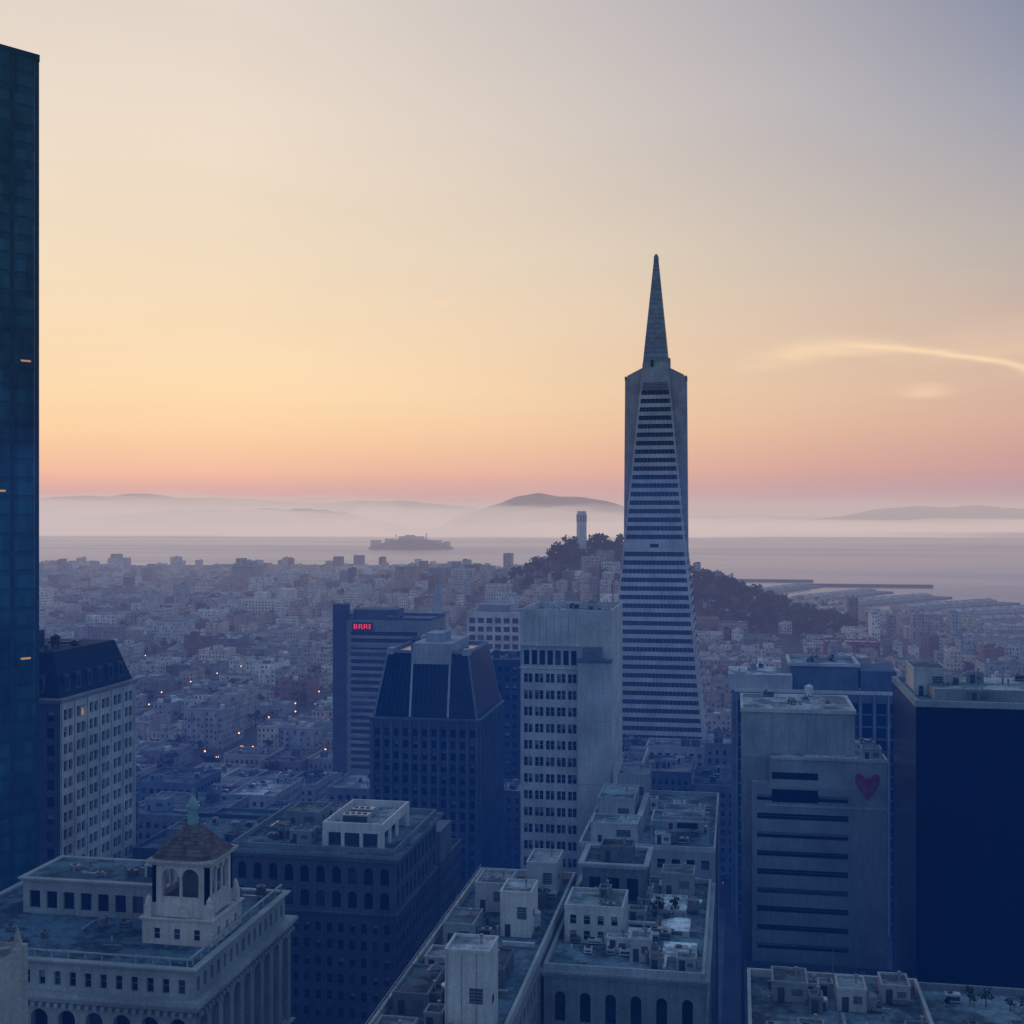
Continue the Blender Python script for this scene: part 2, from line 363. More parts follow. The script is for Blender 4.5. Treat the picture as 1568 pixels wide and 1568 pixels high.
# ================================================================ left dark bank tower (rotated plan)
def dark_tower():
    mb=MB(); a=math.radians(32.3); c0=(-147.3,243.6)
    u=(-math.sin(a),-math.cos(a)); v=(-math.cos(a),math.sin(a)); L,D=44,30; H=237
    P=lambda s,t,z:(c0[0]+u[0]*s+v[0]*t,c0[1]+u[1]*s+v[1]*t,z)
    c=(.028,.085,.115)
    def side(pf,L):
        n=int(L/5.5); w=L/n
        for i in range(n):
            pts=[(i*w,0),(i*w+.9,0),(i*w+1.3,.25),(i*w+w-.4,.25),(i*w+w,0)]
            for (s0,t0),(s1,t1) in zip(pts[:-1],pts[1:]):
                m,cc=(METAL,(.028,.07,.095)) if (t0==0 and t1==0) else (CURT,c)
                mb.face([pf(s0,-t0,0),pf(s1,-t1,0),pf(s1,-t1,H-1.5),pf(s0,-t0,H-1.5)],m,cc,[(s0,0),(s1,0),(s1,H-3),(s0,H-3)])
            for zz in np.arange(4,H-5,3.95):
                mb.face([pf(i*w+1.3,-.28,zz),pf(i*w+w-.4,-.28,zz),pf(i*w+w-.4,-.28,zz+.3),pf(i*w+1.3,-.28,zz+.3)],METAL,(.025,.065,.09))
                if R.random()<.02: mb.face([pf(i*w+2,-.285,zz+1),pf(i*w+w-1.3,-.285,zz+1),pf(i*w+w-1.3,-.285,zz+1.4),pf(i*w+2,-.285,zz+1.4)],LIT,c)
    side(lambda s,t,z:P(s,t,z),L)
    side(lambda s,t,z:P(L-t,s,z),D)
    side(lambda s,t,z:P(s,D-t,z),L); side(lambda s,t,z:P(t,s,z),D)
    o=.1
    top=[P(-o,-o,H-1.5),P(L+o,-o,H-1.5),P(L+o,D+o,H-1.5),P(-o,D+o,H-1.5)]; tt=[(x,y,H) for x,y,_ in top]
    mb.face(tt,ROOF,(.05,.06,.07))
    for i in range(4): mb.face([top[i],top[(i+1)%4],tt[(i+1)%4],tt[i]],CURT,c)
    mb.build('dark_granite_office_tower'); HERO.append((-200,-140,190,280))
dark_tower()

# ================================================================ B: mansard building left
def mansard_b():
    mb=MB(); x0,x1,y0,y1=-190,-161.1,275.6,313.6; col=(.30,.30,.30); zt=92.6
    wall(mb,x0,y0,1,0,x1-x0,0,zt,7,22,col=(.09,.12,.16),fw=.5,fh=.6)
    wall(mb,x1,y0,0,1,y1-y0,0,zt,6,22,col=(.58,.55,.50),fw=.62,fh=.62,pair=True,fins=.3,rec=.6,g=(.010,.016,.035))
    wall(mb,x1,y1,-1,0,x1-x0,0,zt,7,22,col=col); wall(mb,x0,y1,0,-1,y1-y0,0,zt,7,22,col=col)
    cornice(mb,x0,x1,y0,y1,zt,1.2,.9,(.34,.33,.32))
    roofq(mb,x0,x1,y0,y1,zt+.5)
    mb.frustum((x0+.6,x1-.6,y0+.6,y1-.6),zt+1.2,(x0+4,x1-4,y0+4,y1-4),zt+12,WALL,(.022,.035,.055))
    for i in range(6):
        y=y0+4+i*5.4; mb.box(x1-4,x1-1,y,y+2,zt+2.5,zt+6.5,WALL,(.09,.11,.13)); mb.box(x1-1.02,x1-.95,y+.4,y+1.6,zt+3,zt+5.8,GLASS,(.02,.03,.05))
    for i in range(4):
        x=x0+4+i*6; mb.box(x,x+2,y0+1,y0+4,zt+2.5,zt+6.5,WALL,(.09,.11,.13)); mb.box(x+.4,x+1.6,y0+.95,y0+1.02,zt+3,zt+5.8,GLASS,(.02,.03,.05))
    mb.box(x0+6,x0+14,y0+8,y0+18,zt+12,zt+16,WALL,(.07,.08,.1)); clutter(mb,x0+5,x1-5,y0+5,y1-5,zt+12,5,1,.15)
    mb.build('mansard_roof_office_building'); HERO.append((x0,x1,y0,y1))
mansard_b()

# ================================================================ C1 striped tower with red sign
mb=MB()
tower(mb,-196.6,-148.5,594,625,0,86.5,bw=46,fl=3.5,col=(.27,.27,.27),g=(.015,.022,.035),fw=.97,fh=.55,rec=.5,edge=6.5,top=5,roof=(.12,.13,.15),nclut=6,pc=(.09,.11,.14))
mb.box(-198.5,-192,592.5,600,0,93,WALL,(.07,.09,.12))
mb.box(-190,-168,600,615,85.5,90,WALL,(.12,.13,.16))
mb.build('striped_office_tower')
mb=MB()
mb.box(-188.6,-178.2,592.9,593.2,80.2,84.2,METAL,(.03,.03,.05))
x=-187.6
for i in range(7):
    mb.box(x,x+.3,592.6,592.88,81.0,83.3,RED,(1,0,0))
    if i%2==0: mb.box(x+.31,x+.85,592.6,592.88,82.9,83.3,RED,(1,0,0)); mb.box(x+.31,x+.85,592.6,592.88,81.9,82.2,RED,(1,0,0))
    if i%3==0: mb.box(x+.31,x+.85,592.6,592.88,81.0,81.3,RED,(1,0,0))
    x+=1.3
mb.build('red_neon_sign')

# C2 building with sloped glass roof
mb=MB()
x0,x1,y0,y1=-122.1,-84.8,404.7,448
dc=(.085,.11,.145)
walls4(mb,x0,x1,y0,y1,0,69,3.4,3.9,col=dc,fw=.5,fh=.66,rec=.7,fins=.5,fincol=(.13,.16,.20),top=2.2,g=(.006,.01,.02))
cornice(mb,x0,x1,y0,y1,69,.8,.5,(.17,.2,.22)); roofq(mb,x0,x1,y0,y1,69.3)
b=(x0+.8,x1-.8,y0+.8,y1-.8); t=(x0+4.6,x1-4.6,y0+4.6,y1-4.6)
mb.frustum(b,69.8,t,91,CURT,(.008,.015,.028))
for i in range(22):
    f=i/21; xb=b[0]+(b[1]-b[0])*f; xt=t[0]+(t[1]-t[0])*f; big=i in (0,21)
    w=.35 if big else .1; cc=(.20,.24,.26) if big else (.04,.055,.075)
    mb.face([(xb-w,b[2]-.12,69.8),(xb+w,b[2]-.12,69.8),(xt+w,t[2]-.12,91),(xt-w,t[2]-.12,91)],METAL,cc)
    yb=b[2]+(b[3]-b[2])*f; yt=t[2]+(t[3]-t[2])*f
    mb.face([(b[1]+.12,yb-w,69.8),(b[1]+.12,yb+w,69.8),(t[1]+.12,yt+w,91),(t[1]+.12,yt-w,91)],METAL,cc)
mb.box(-108.5,-95.0,y0+3.6,y1-12,87.5,94.5,WALL,(.42,.42,.42)); mb.box(-105,-99,y0+8,y0+20,94.5,97.5,WALL,(.34,.36,.38))
for xx in (-109.0,-95.9):
    mb.face([(xx,b[2]-.2,70),(xx+.7,b[2]-.2,70),(xx+.7,t[2]-.2,91),(xx,t[2]-.2,91)],WALL,(.50,.52,.54))
for (xx) in (-117.6,-91.4): mb.box(xx,xx+2.2,y0+4,y0+9,90.5,92.6,WALL,(.40,.42,.43))
parapet(mb,t[0],t[1],t[2],t[3],91,92,col=(.3,.33,.36)); clutter(mb,t[0]+1,t[1]-1,t[2]+20,t[3]-1,91,6,1,.3)
mb.build('slanted_glass_roof_tower'); HERO.append((x0,x1,y0,y1))
mb=MB(); tower(mb,-179,-158,679,700,0,68,col=(.30,.31,.32),nclut=0)
mb.frustum((-178,-159,680,699),68,(-171,-166,687,692),78,WALL,(.38,.38,.39))
mb.box(-171,-166.2,687,692,78,88,WALL,(.46,.45,.45)); mb.frustum((-170.6,-166.6,687.4,691.6),88,(-169.3,-167.9,688.8,690.2),101,WALL,(.46,.45,.45)); mb.cyl(-168.6,689.5,101,106,.35,.08,8,METAL,(.3,.3,.3))
mb.build('spired_office_tower')
mb=MB(); tower(mb,-107,-86.5,512,545,0,77,col=(.05,.065,.085),g=(.01,.015,.03),fw=.6,nclut=6,light=.15,roof=(.1,.11,.12)); mb.build('dark_office_tower')
mb=MB(); tower(mb,-171.6,-136.6,782,812,0,75,bw=5.2,fl=5.6,col=(.62,.60,.58),g=(.04,.055,.09),fw=.72,fh=.62,rec=1.2,top=2,nclut=6)
mb.box(-165,-145,788,800,75,79,WALL,(.3,.32,.34)); mb.build('white_balcony_hotel')

# ================================================================ D : pale office tower with blank shaft
mb=MB(); pc=(.58,.55,.50)
x0,x1,y0,y1=-58.5,-33.5,335,367
wall(mb,x0,y0,1,0,16.4,0,96.5,5,21,col=(.50,.51,.51),fw=.74,fh=.54,rec=.6,pair=True,base=0,top=.6,g=(.010,.018,.05))
mb.face([(x0+16.4,y0,0),(x1,y0,0),(x1,y0,112),(x0+16.4,y0,112)],WALL,pc)
wall(mb,x0,y0,1,0,16.4,96.5,102.8,7,1,col=(.40,.42,.46),fw=.7,fh=.72,rec=.6,top=.8)
mb.face([(x0,y0,102.8),(x0+16.4,y0,102.8),(x0+16.4,y0,112),(x0,y0,112)],WALL,pc)
for i in range(8): mb.box(x0+1.2+i*2,x0+1.3+i*2,y0-.03,y0+.01,103.2,111.5,METAL,(.22,.22,.24))
mb.box(x0-.25,x0+16.6,y0-.35,y0-.002,102.4,103.0,WALL,pc); mb.box(x0-.25,x0+16.6,y0-.3,y0-.002,96.2,96.7,WALL,pc)
wall(mb,x1,y0,0,1,32,0,112,1,1,fw=.01,fh=.01,col=pc); wall(mb,x1,y1,-1,0,25,0,112,7,22,col=pc); wall(mb,x0,y1,0,-1,32,0,112,8,24,col=(.4,.42,.45))
roofq(mb,x0,x1,y0,y1,110.6,(.3,.3,.3)); parapet(mb,x0,x1,y0,y1,110.6,112.4,col=pc)
mb.box(-42.1,-33.3,330.5,334.99,0,98.6,WALL,(.50,.50,.49)); mb.box(-42.3,-33.1,330.3,335.0,98.6,99.3,WALL,(.16,.19,.24))
mb.box(-41,-36,331.3,334.6,99.3,102.5,METAL,(.16,.19,.22))
for i in range(5): mb.box(-42.15,-33.2,330.44,330.5,15+i*17,15.12+i*17,METAL,(.3,.3,.3))
clutter(mb,x0+2,x1-1,y0+4,y1-1,110.6,10,1,.4)
mb.build('pale_concrete_office_tower'); HERO.append((x0,x1,330,y1))

# ================================================================ E : rooftop complex mid centre
mb=MB(); ec=(.32,.35,.36)
tower(mb,-36.4,-5,288,345,0,62,bw=3.2,col=ec,roof=(.14,.19,.21),nclut=24,light=.5,pc=(.46,.47,.46))
hut(mb,-34,291,61,11,9,4.6,(.46,.46,.45),(.22,.27,.28)); mb.box(-24,-22.6,301,326,61,65.5,WALL,(.46,.46,.46))
hut(mb,-18,305,61,10,13,3.4,(.36,.39,.40),(.21,.26,.27))
mb.box(-14.5,-9.5,304.8,304.9,62,63.6,GLASS,(.02,.03,.05))
hut(mb,-34,306,61,9,16,7,(.40,.41,.40),(.19,.24,.25)); hut(mb,-31,326,61,8,12,9,(.33,.35,.36))
for xx,yy in ((-20,292),(-20,302),(-7,292),(-7,302)): mb.box(xx,xx+.35,yy,yy+.35,61,66.5,METAL,(.35,.38,.4))
mb.box(-20,-6.6,292,292.35,66.5,66.9,METAL,(.4,.42,.44)); mb.box(-20,-6.6,302,302.35,66.5,66.9,METAL,(.4,.42,.44)); mb.box(-20,-19.6,292.36,301.99,66.5,66.9,METAL,(.4,.42,.44))
mb.build('stepped_roof_office_building')
mb=MB(); tower(mb,-36,-5.5,250,282,0,54,col=(.19,.22,.24),roof=(.11,.14,.16),nclut=16,light=.4); mb.build('flat_roof_office_building')

# ================================================================ F : near centre roofs
mb=MB()
tower(mb,-49,-30.5,120,236,0,70,bw=3.1,col=(.26,.26,.26),roof=(.08,.12,.15),pc=(.44,.45,.43),nclut=64,light=.45,par=1.3)
z=68.7
hut(mb,-38.1,160,z,6,6,12.2,(.60,.58,.54))
for q in range(3): mb.box(-37.9+q*2,-37.8+q*2,159.95,159.998,z+1,z+12,METAL,(.35,.35,.35))
hut(mb,-38.7,202,z,5.2,7,7.2,(.60,.58,.54)); hut(mb,-47,196,z,5,8,3.4,(.26,.30,.32)); hut(mb,-45.5,214,z,6,8,4.8,(.38,.40,.41))
hut(mb,-47.5,168,z,5,11,2.8,(.15,.19,.22)); hut(mb,-38,224,z,5.5,9,6,(.44,.45,.45)); hut(mb,-46.5,150,z,5,9,3.2,(.28,.31,.32)); hut(mb,-40,180,z,6,9,2.4,(.12,.15,.18))
hut(mb,-47,184,z,4,5,2.2,(.38,.39,.39))
for q in range(22): mb.box(-48.6,-48.52,140+q*4.2,140.08+q*4.2,70,71.1,METAL,(.3,.3,.3))
mb.box(-48.6,-48.52,138,234,71.05,71.12,METAL,(.3,.3,.3))
mb.build('cluttered_roof_office_building')
mb=MB(); zb=67
walls4(mb,-30,-5,193,243,0,58,3.1,3.9,col=(.20,.23,.25),fw=.5,fh=.6)
walls4(mb,-30,-5,193,243,58,zb-1,4.1,6.5,col=(.23,.27,.29),fw=.42,fh=.7,arch=True,top=1.2,rec=.5)
cornice(mb,-30,-5,193,243,zb-1,1.1,.8,(.30,.33,.35)); cornice(mb,-30,-5,193,243,57.6,.6,.4,(.30,.33,.35))
roofq(mb,-30,-5,193,243,zb,(.12,.17,.19)); clutter(mb,-29,-6,194,242,zb,70,.85,.55); parapet(mb,-30,-5,193,243,zb+.1,zb+1,col=(.36,.38,.38))
walls4(mb,-28.5,-18.7,206,216,zb,72.6,2.4,2.6,col=(.54,.53,.50),fw=.45,fh=.6,top=.4,edge=.3); roofq(mb,-28.5,-18.7,206,216,72.6,(.22,.26,.27)); parapet(mb,-28.5,-18.7,206,216,72.6,73.3,col=(.5,.5,.48),t=.3); clutter(mb,-28,-19,206.5,215.5,72.6,5,.6,.4)
walls4(mb,-28,-16.5,226,238,zb,74,3,5.5,col=(.13,.16,.19),fw=.6,fh=.65,top=.6); cornice(mb,-28,-16.5,226,238,74,.9,.7,(.38,.41,.42)); roofq(mb,-28,-16.5,226,238,74.3,(.05,.07,.09)); hut(mb,-25,229,74.3,6,5,2.6,(.12,.15,.18))
for (a,b_,c_,d_,h_) in ((-12,-6.5,200,207,.8),(-13,-8,212,219,1.0),(-15.5,-9,224,233,.7)):
    mb.box(a,b_,c_,d_,zb,zb+h_,WALL,(.5,.5,.48),ROOF,(.55,.56,.55))
hut(mb,-17,199,zb,3.4,4,3.4,(.44,.45,.44)); hut(mb,-14,234,zb,6,6,4,(.33,.36,.37)); hut(mb,-28.5,219,zb,5,5,3.4,(.24,.27,.29))
mb.build('terraced_roof_office_building'); HERO.append((-30,-5,193,243))
mb=MB(); tower(mb,-30,-6,120,188,0,50,col=(.22,.24,.27),nclut=14); mb.build('low_brick_office_building')

# ================================================================ G : dark old office block
mb=MB(); gcol=(.085,.10,.125); x0,x1,y0,y1=-111.8,-73.8,263,300.6
walls4(mb,x0,x1,y0,y1,0,50,2.7,3.9,col=gcol,fw=.46,fh=.56,rec=.4,g=(.008,.013,.03))
cornice(mb,x0,x1,y0,y1,50,.7,.5,(.14,.17,.19))
walls4(mb,x0,x1,y0,y1,50.7,62,3.8,5.6,col=(.11,.135,.16),fw=.55,fh=.72,arch=True,rec=.6,top=.6,g=(.008,.013,.03))
cornice(mb,x0,x1,y0,y1,62,1.6,1.5,(.21,.24,.26)); mb.box(x0-1.5,x1+1.5,y0-1.5,y1+1.5,63.601,63.9,WALL,(.23,.26,.28),ROOF,(.09,.13,.15))
parapet(mb,x0,x1,y0,y1,63.9,65,col=(.21,.24,.26))
xs,xe,ys,ye=-91.5,-77.5,266,288; wc=(.76,.71,.66)
for (a,bb) in ((xs,xs+1.2),(xs+4.3,xs+5),(xs+8.6,xs+9.3),(xe-1.2,xe)): mb.box(a,bb,ys,ys+.5,63.9,67.4,WALL,wc)
mb.box(xs,xe,ys,ys+.5,67.4,69.6,WALL,wc)
for (a,bb) in ((ys+.502,ys+1.5),(ys+6,ys+7),(ys+12,ys+13),(ye-1,ye)): mb.box(xe-.5,xe,a,bb,63.9,67.4,WALL,wc)
mb.box(xe-.5,xe,ys+.502,ye,67.4,69.6,WALL,wc); mb.box(xs,xs+.5,ys+.502,ye,63.9,69.6,WALL,wc); mb.box(xs,xe,ye+.002,ye+.5,63.9,69.6,WALL,wc)
mb.box(xs+.6,xe-2.5,ys+3,ye-.1,63.9,68.0,WALL,(.07,.08,.10),ROOF,(.3,.31,.31)); acunit(mb,xs+3,ys+5,68.0,6,3,2.2,(.45,.47,.48)); acunit(mb,xs+3,ys+12,68.0,5,3,1.8,(.4,.42,.43))
clutter(mb,x0+1,-93,y0+1,y1-1,63.9,34,.85,.34); hut(mb,-106,282,63.9,8,10,3.4,(.25,.28,.30)); hut(mb,-100,268,63.9,5,4,2.6,(.32,.34,.35))
mb.build('arcaded_dark_office_building'); HERO.append((x0,x1,y0,y1))
mb=MB(); tower(mb,-111,-74,306,330,0,50,col=(.11,.13,.15),nclut=10,light=.25,roof=(.09,.12,.14)); mb.box(-80,-74,306,318,50,58,WALL,(.17,.2,.23)); mb.build('annex_office_building')

# ================================================================ I : ornate building with cupola
mb=MB(); ic=(.34,.36,.34); x0,x1,y0,y1=-134,-81.6,178.3,219.2
walls4(mb,x0,x1,y0,y1,0,44,3.1,4,col=ic,fw=.48,fh=.6,rec=.5)
cornice(mb,x0,x1,y0,y1,44,1,.7,ic)
walls4(mb,x0,x1,y0,y1,45,62.4,4.6,17.4,col=ic,fw=.62,fh=.94,arch=True,rec=1.3,top=.8,g=(.010,.018,.045))
cornice(mb,x0,x1,y0,y1,62.4,1.3,1.1,(.38,.39,.37)); mb.box(x0-.95,x1+.95,y0-.95,y1+.95,63.702,63.9,WALL,ic)
n=40
for i in range(n):
    xx=x0+(x1-x0)*(i+.5)/n; mb.box(xx-.3,xx+.3,y0-.9,y0-.25,61.7,62.39,WALL,ic)
for i in range(30):
    yy=y0+(y1-y0)*(i+.5)/30; mb.box(x1+.25,x1+.9,yy-.3,yy+.3,61.7,62.39,WALL,ic)
walls4(mb,x0+.8,x1-.8,y0+.8,y1-.8,63.9,68,2.6,3.4,col=(.34,.36,.34),fw=.42,fh=.62,top=.5,rec=.5,g=(.010,.016,.035))
cornice(mb,x0+.8,x1-.8,y0+.8,y1-.8,68,.8,.9,(.38,.39,.37)); roofq(mb,x0+.8,x1-.8,y0+.8,y1-.8,68.4,(.07,.11,.14))
for i in range(14): mb.cyl(x1-1.4,y0+2+i*2.9,68.8,70,.12,.12,6,WALL,ic)
mb.box(x1-1.6,x1-1.2,y0+1,y1-1,70,70.2,WALL,ic)
for i in range(18): mb.cyl(x0+2+i*2.85,y0+1.2,68.8,69.8,.12,.12,6,WALL,ic)
mb.box(x0+1,x1-1,y0+1.05,y0+1.35,69.8,70.0,WALL,ic)
walls4(mb,-124,-93.5,200,213,68.4,74,3.2,4.6,col=(.34,.35,.34),fw=.62,fh=.62,top=.7,rec=.5,g=(.010,.016,.035)); cornice(mb,-124,-93.5,200,213,74,.7,.7,(.42,.42,.39)); roofq(mb,-124,-93.5,200,213,74.5,(.10,.14,.16)); clutter(mb,-123,-95,201,212,74.5,14,.7,.32)
clutter(mb,x0+3,-97,y0+3,199,68.4,14,.7,.32); clutter(mb,-92,-83,204,217,68.4,5,.7,.32)
tx0,tx1,ty0,ty1=-94.8,-85.0,190.4,200.2; tc=(.66,.58,.50)
walls4(mb,tx0-1.2,tx1+1.2,ty0-1.2,ty1+1.2,68.4,72.2,3.6,3.2,col=tc,fw=.3,fh=.5,top=.3,edge=.9); cornice(mb,tx0-1.2,tx1+1.2,ty0-1.2,ty1+1.2,72.2,.5,.4,tc); roofq(mb,tx0-1.2,tx1+1.2,ty0-1.2,ty1+1.2,72.6,(.4,.38,.34))
for sx in (tx0-1.0,tx1-.2):
    for sy in (ty0-1.0,ty1-.2):
        mb.box(sx,sx+1.2,sy,sy+1.2,72.7,74.6,WALL,tc); mb.cyl(sx+.6,sy+.6,74.6,75.6,.62,.5,10,WALL,tc); mb.cyl(sx+.6,sy+.6,75.6,76.4,.5,.02,10,WALL,tc)
mb.face([(tx0+2.6,ty0-1.3,73.0),(tx1-2.6,ty0-1.3,73.0)]+[((tx0+tx1)/2+2.3*math.cos(math.pi*k/8),ty0-1.3,73.0+1.7*math.sin(math.pi*k/8)) for k in range(1,8)],WALL,tc)
mb.box(tx0,tx1,ty0,ty1,72.5,74.8,WALL,tc)
def bel(px,py,dx,dy,W,n):
    ox,oy=dy,-dx; za,zs,ztp=74.8,78.6,81.0; t=.7
    P=lambda u,z,r:(px+dx*u-ox*r,py+dy*u-oy*r,z)
    e=1.7; gap=.5; ow=(W-2*e-gap*(n-1))/n
    zs=ztp-.5-ow/2
    def slab(u0,u1,a,b):
        for r in (0,t): mb.face([P(u0,a,r),P(u1,a,r),P(u1,b,r),P(u0,b,r)],WALL,tc)
        mb.face([P(u0,a,0),P(u0,a,t),P(u0,b,t),P(u0,b,0)],WALL,tc); mb.face([P(u1,a,0),P(u1,a,t),P(u1,b,t),P(u1,b,0)],WALL,tc)
    slab(0,e,za,ztp); slab(W-e,W,za,ztp)
    for i in range(n):
        u0=e+i*(ow+gap); cu=u0+ow/2; rad=ow/2
        if i<n-1:
            slab(u0+ow,u0+ow+gap,zs,ztp); q=P(u0+ow+gap/2,0,t/2); mb.cyl(q[0],q[1],za,zs,.28,.24,10,WALL,tc)
        K=8
        for k in range(K):
            ua,zaa=cu-rad*math.cos(math.pi*k/K),zs+rad*math.sin(math.pi*k/K); ub,zbb=cu-rad*math.cos(math.pi*(k+1)/K),zs+rad*math.sin(math.pi*(k+1)/K)
            for r in (0,t): mb.face([P(ua,zaa,r),P(ub,zbb,r),P(ub,ztp,r),P(ua,ztp,r)],WALL,tc)
            mb.face([P(ua,zaa,0),P(ub,zbb,0),P(ub,zbb,t),P(ua,zaa,t)],WALL,tc)
        mb.box(*(sorted((P(u0,0,.2)[0],P(u0+ow,0,.4)[0]))+sorted((P(u0,0,.2)[1],P(u0+ow,0,.4)[1]))),za,za+1.0,WALL,tc)
W_=tx1-tx0
bel(tx0,ty0,1,0,W_,2); bel(tx1,ty0,0,1,W_,3); bel(tx1,ty1,-1,0,W_,2); bel(tx0,ty1,0,-1,W_,3)
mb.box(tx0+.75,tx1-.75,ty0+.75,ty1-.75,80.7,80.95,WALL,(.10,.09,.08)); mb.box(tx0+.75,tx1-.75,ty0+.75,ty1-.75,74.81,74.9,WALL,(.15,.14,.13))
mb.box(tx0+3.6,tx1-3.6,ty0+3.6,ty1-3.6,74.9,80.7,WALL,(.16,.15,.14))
cornice(mb,tx0,tx1,ty0,ty1,81.0,.9,.8,(.60,.52,.45)); mb.box(tx0-.5,tx1+.5,ty0-.5,ty1+.5,81.902,82.1,WALL,(.5,.45,.4))
cxx,cyy=(tx0+tx1)/2,(ty0+ty1)/2
def sq(r,a,p=5): 
    c_,s_=math.cos(a),math.sin(a); k=r/((abs(c_)**p+abs(s_)**p)**(1/p)); return (cxx+k*c_,cyy+k*s_)
L_=9
for st in range(L_):
    f0,f1=st/L_,(st+1)/L_; r0=5.5*(1-f0)+1.0*f0+.13; r1=5.5*(1-f1)+1.0*f1; za,zb_=82.1+4.6*f0,82.1+4.6*f1
    for s_ in range(28):
        a0=2*math.pi*s_/28; a1=2*math.pi*(s_+1)/28; p_=6-3*f0
        A,B=sq(r0,a0,p_),sq(r0,a1,p_); C,D=sq(r1,a1,p_),sq(r1,a0,p_)
        mb.face([(A[0],A[1],za),(B[0],B[1],za),(C[0],C[1],zb_),(D[0],D[1],zb_)],WALL,vc((.13,.095,.08),.4))
mb.cyl(cxx,cyy,86.6,89.4,.95,.85,10,METAL,(.22,.38,.35)); mb.cyl(cxx,cyy,89.4,89.8,1.2,1.15,10,METAL,(.20,.34,.32)); mb.cyl(cxx,cyy,89.8,91.2,1.0,.35,10,METAL,(.20,.35,.33)); mb.cyl(cxx,cyy,91.2,93,.15,.05,6,METAL,(.2,.35,.3))
mb.build('ornate_building_with_cupola'); HERO.append((x0,x1,y0,y1))
mb=MB()
pc=(.46,.43,.38)
mb.box(-82,-69.9,98,108.6,0,108,WALL,pc); mb.frustum((-82,-69.9,98,108.6),108,(-78,-71.2,101,107),111,WALL,pc)
for q in range(5): mb.box(-70.2-q*2.6,-69.6-q*2.6,97.7,98.0,30,107,WALL,(.42,.40,.36))
mb.box(-82,-68.0,96,110.5,0,97,WALL,pc,ROOF,(.3,.3,.3)); mb.cyl(-68.7,109.8,97,99,.5,.02,8,WALL,pc)
mb.build('stone_setback_tower')

# ================================================================ J : logo building right
mb=MB(); jc=(.25,.29,.31)
x0,x1,y0,y1=.9,34.5,305,332
mb.face([(x0,y0,0),(x1,y0,0),(x1,y0,80),(x0,y0,80)],WALL,jc)
wall(mb,x0,y1,0,-1,27,0,80,7,19,col=(.2,.22,.25)); wall(mb,x1,y0,0,1,27,0,80,7,19,col=jc); wall(mb,x1,y1,-1,0,x1-x0,0,80,8,19,col=jc)
roofq(mb,x0,x1,y0,y1,80)
mb.box(x0+.02,27.5,y0+.02,y1-2,80.01,90.8,WALL,(.34,.37,.36)); mb.box(x0-.2,27.8,y0-.25,y1-1.8,90.8,91.7,WALL,(.58,.56,.51)); roofq(mb,x0+.5,27,y0+.5,y1-3,91.75,(.3,.32,.32)); clutter(mb,x0+2,26,y0+3,y1-4,91.7,8,.9,.5)
for q in range(6): mb.box(x0+3+q*4.2,x0+3.05+q*4.2,y0-.03,y0+.019,80.2,90.6,METAL,(.18,.2,.2))
f0,f1,g0=7.7,34.0,297.5; fl_=3.4
mb.face([(f0,g0,74.6),(f1,g0,74.6),(f1,g0,81),(f0,g0,81)],WALL,(.30,.34,.35))
wall(mb,fl_,g0,1,0,f1-fl_-7.5,0,74.6,1,17,col=(.23,.28,.31),fw=.95,fh=.34,rec=.8,edge=.6,top=.5,g=(.006,.01,.03))
mb.face([(f1-7.5,g0,0),(f1,g0,0),(f1,g0,74.6),(f1-7.5,g0,74.6)],WALL,(.25,.29,.32))
mb.face([(fl_,g0,0),(fl_,y0,0),(fl_,y0,74.6),(fl_,g0,74.6)],WALL,(.26,.28,.30)); mb.face([(fl_,g0,74.6),(f0,g0,74.6),(f0,y0,74.6),(fl_,y0,74.6)],ROOF,(.3,.3,.3))
mb.face([(f0,g0,74.6),(f0,y0,74.6),(f0,y0,81),(f0,g0,81)],WALL,(.3,.32,.34)); mb.face([(f1,g0,0),(f1,y0,0),(f1,y0,81),(f1,g0,81)],WALL,jc); roofq(mb,f0,f1,g0,y0,81,(.3,.32,.33)); mb.box(f0-.15,f1+.15,g0-.2,g0+.3,81,81.7,WALL,(.50,.50,.47)); mb.box(f1-.4,f1+.15,g0+.302,y0-.002,81,81.7,WALL,(.5,.5,.48))
mb.box(7.9,18.5,g0-.05,g0-.002,76.4,78.0,GLASS,(.008,.012,.03)); mb.box(7.9,18.5,g0-.05,g0-.002,71.0,74.0,GLASS,(.004,.008,.03)); mb.box(6.5,f1,g0-.12,g0-.052,70.0,70.5,WALL,(.38,.41,.42))
hut(mb,28.5,299,81,4.5,5,2.6,(.35,.38,.4)); clutter(mb,28.5,33.5,306,330,80,5,.9,.45)
mb.build('office_building_with_logo'); HERO.append((x0,x1,g0,y1))
mb=MB(); lx,lz=29.6,76.6
for k,(an,ln,wd,c_) in enumerate(((-20,6.2,1.6,(.40,.04,.08)),(20,6.2,1.6,(.40,.04,.08)),(-20,4.6,.9,(.20,.12,.16)),(20,4.6,.9,(.20,.12,.16)),(0,5.2,.6,(.40,.04,.08)))):
    a=math.radians(90+an); pts=[]
    for t in range(17):
        th=math.pi*t/16; s=(1-math.cos(th))/2; pts.append((s*ln+(.5 if k in (2,3) else 0),wd*math.sin(th)*(.35+.65*s)))
    poly=pts+[(p[0],-p[1]) for p in reversed(pts[1:-1])]
    ca,sa=math.cos(a),math.sin(a); yy=g0-.12-.04*k
    mb.face([(lx+p*ca-q*sa,yy,lz-4.2+p*sa+q*ca) for p,q in poly],METAL,c_)
mb.build('red_petal_logo_sign')
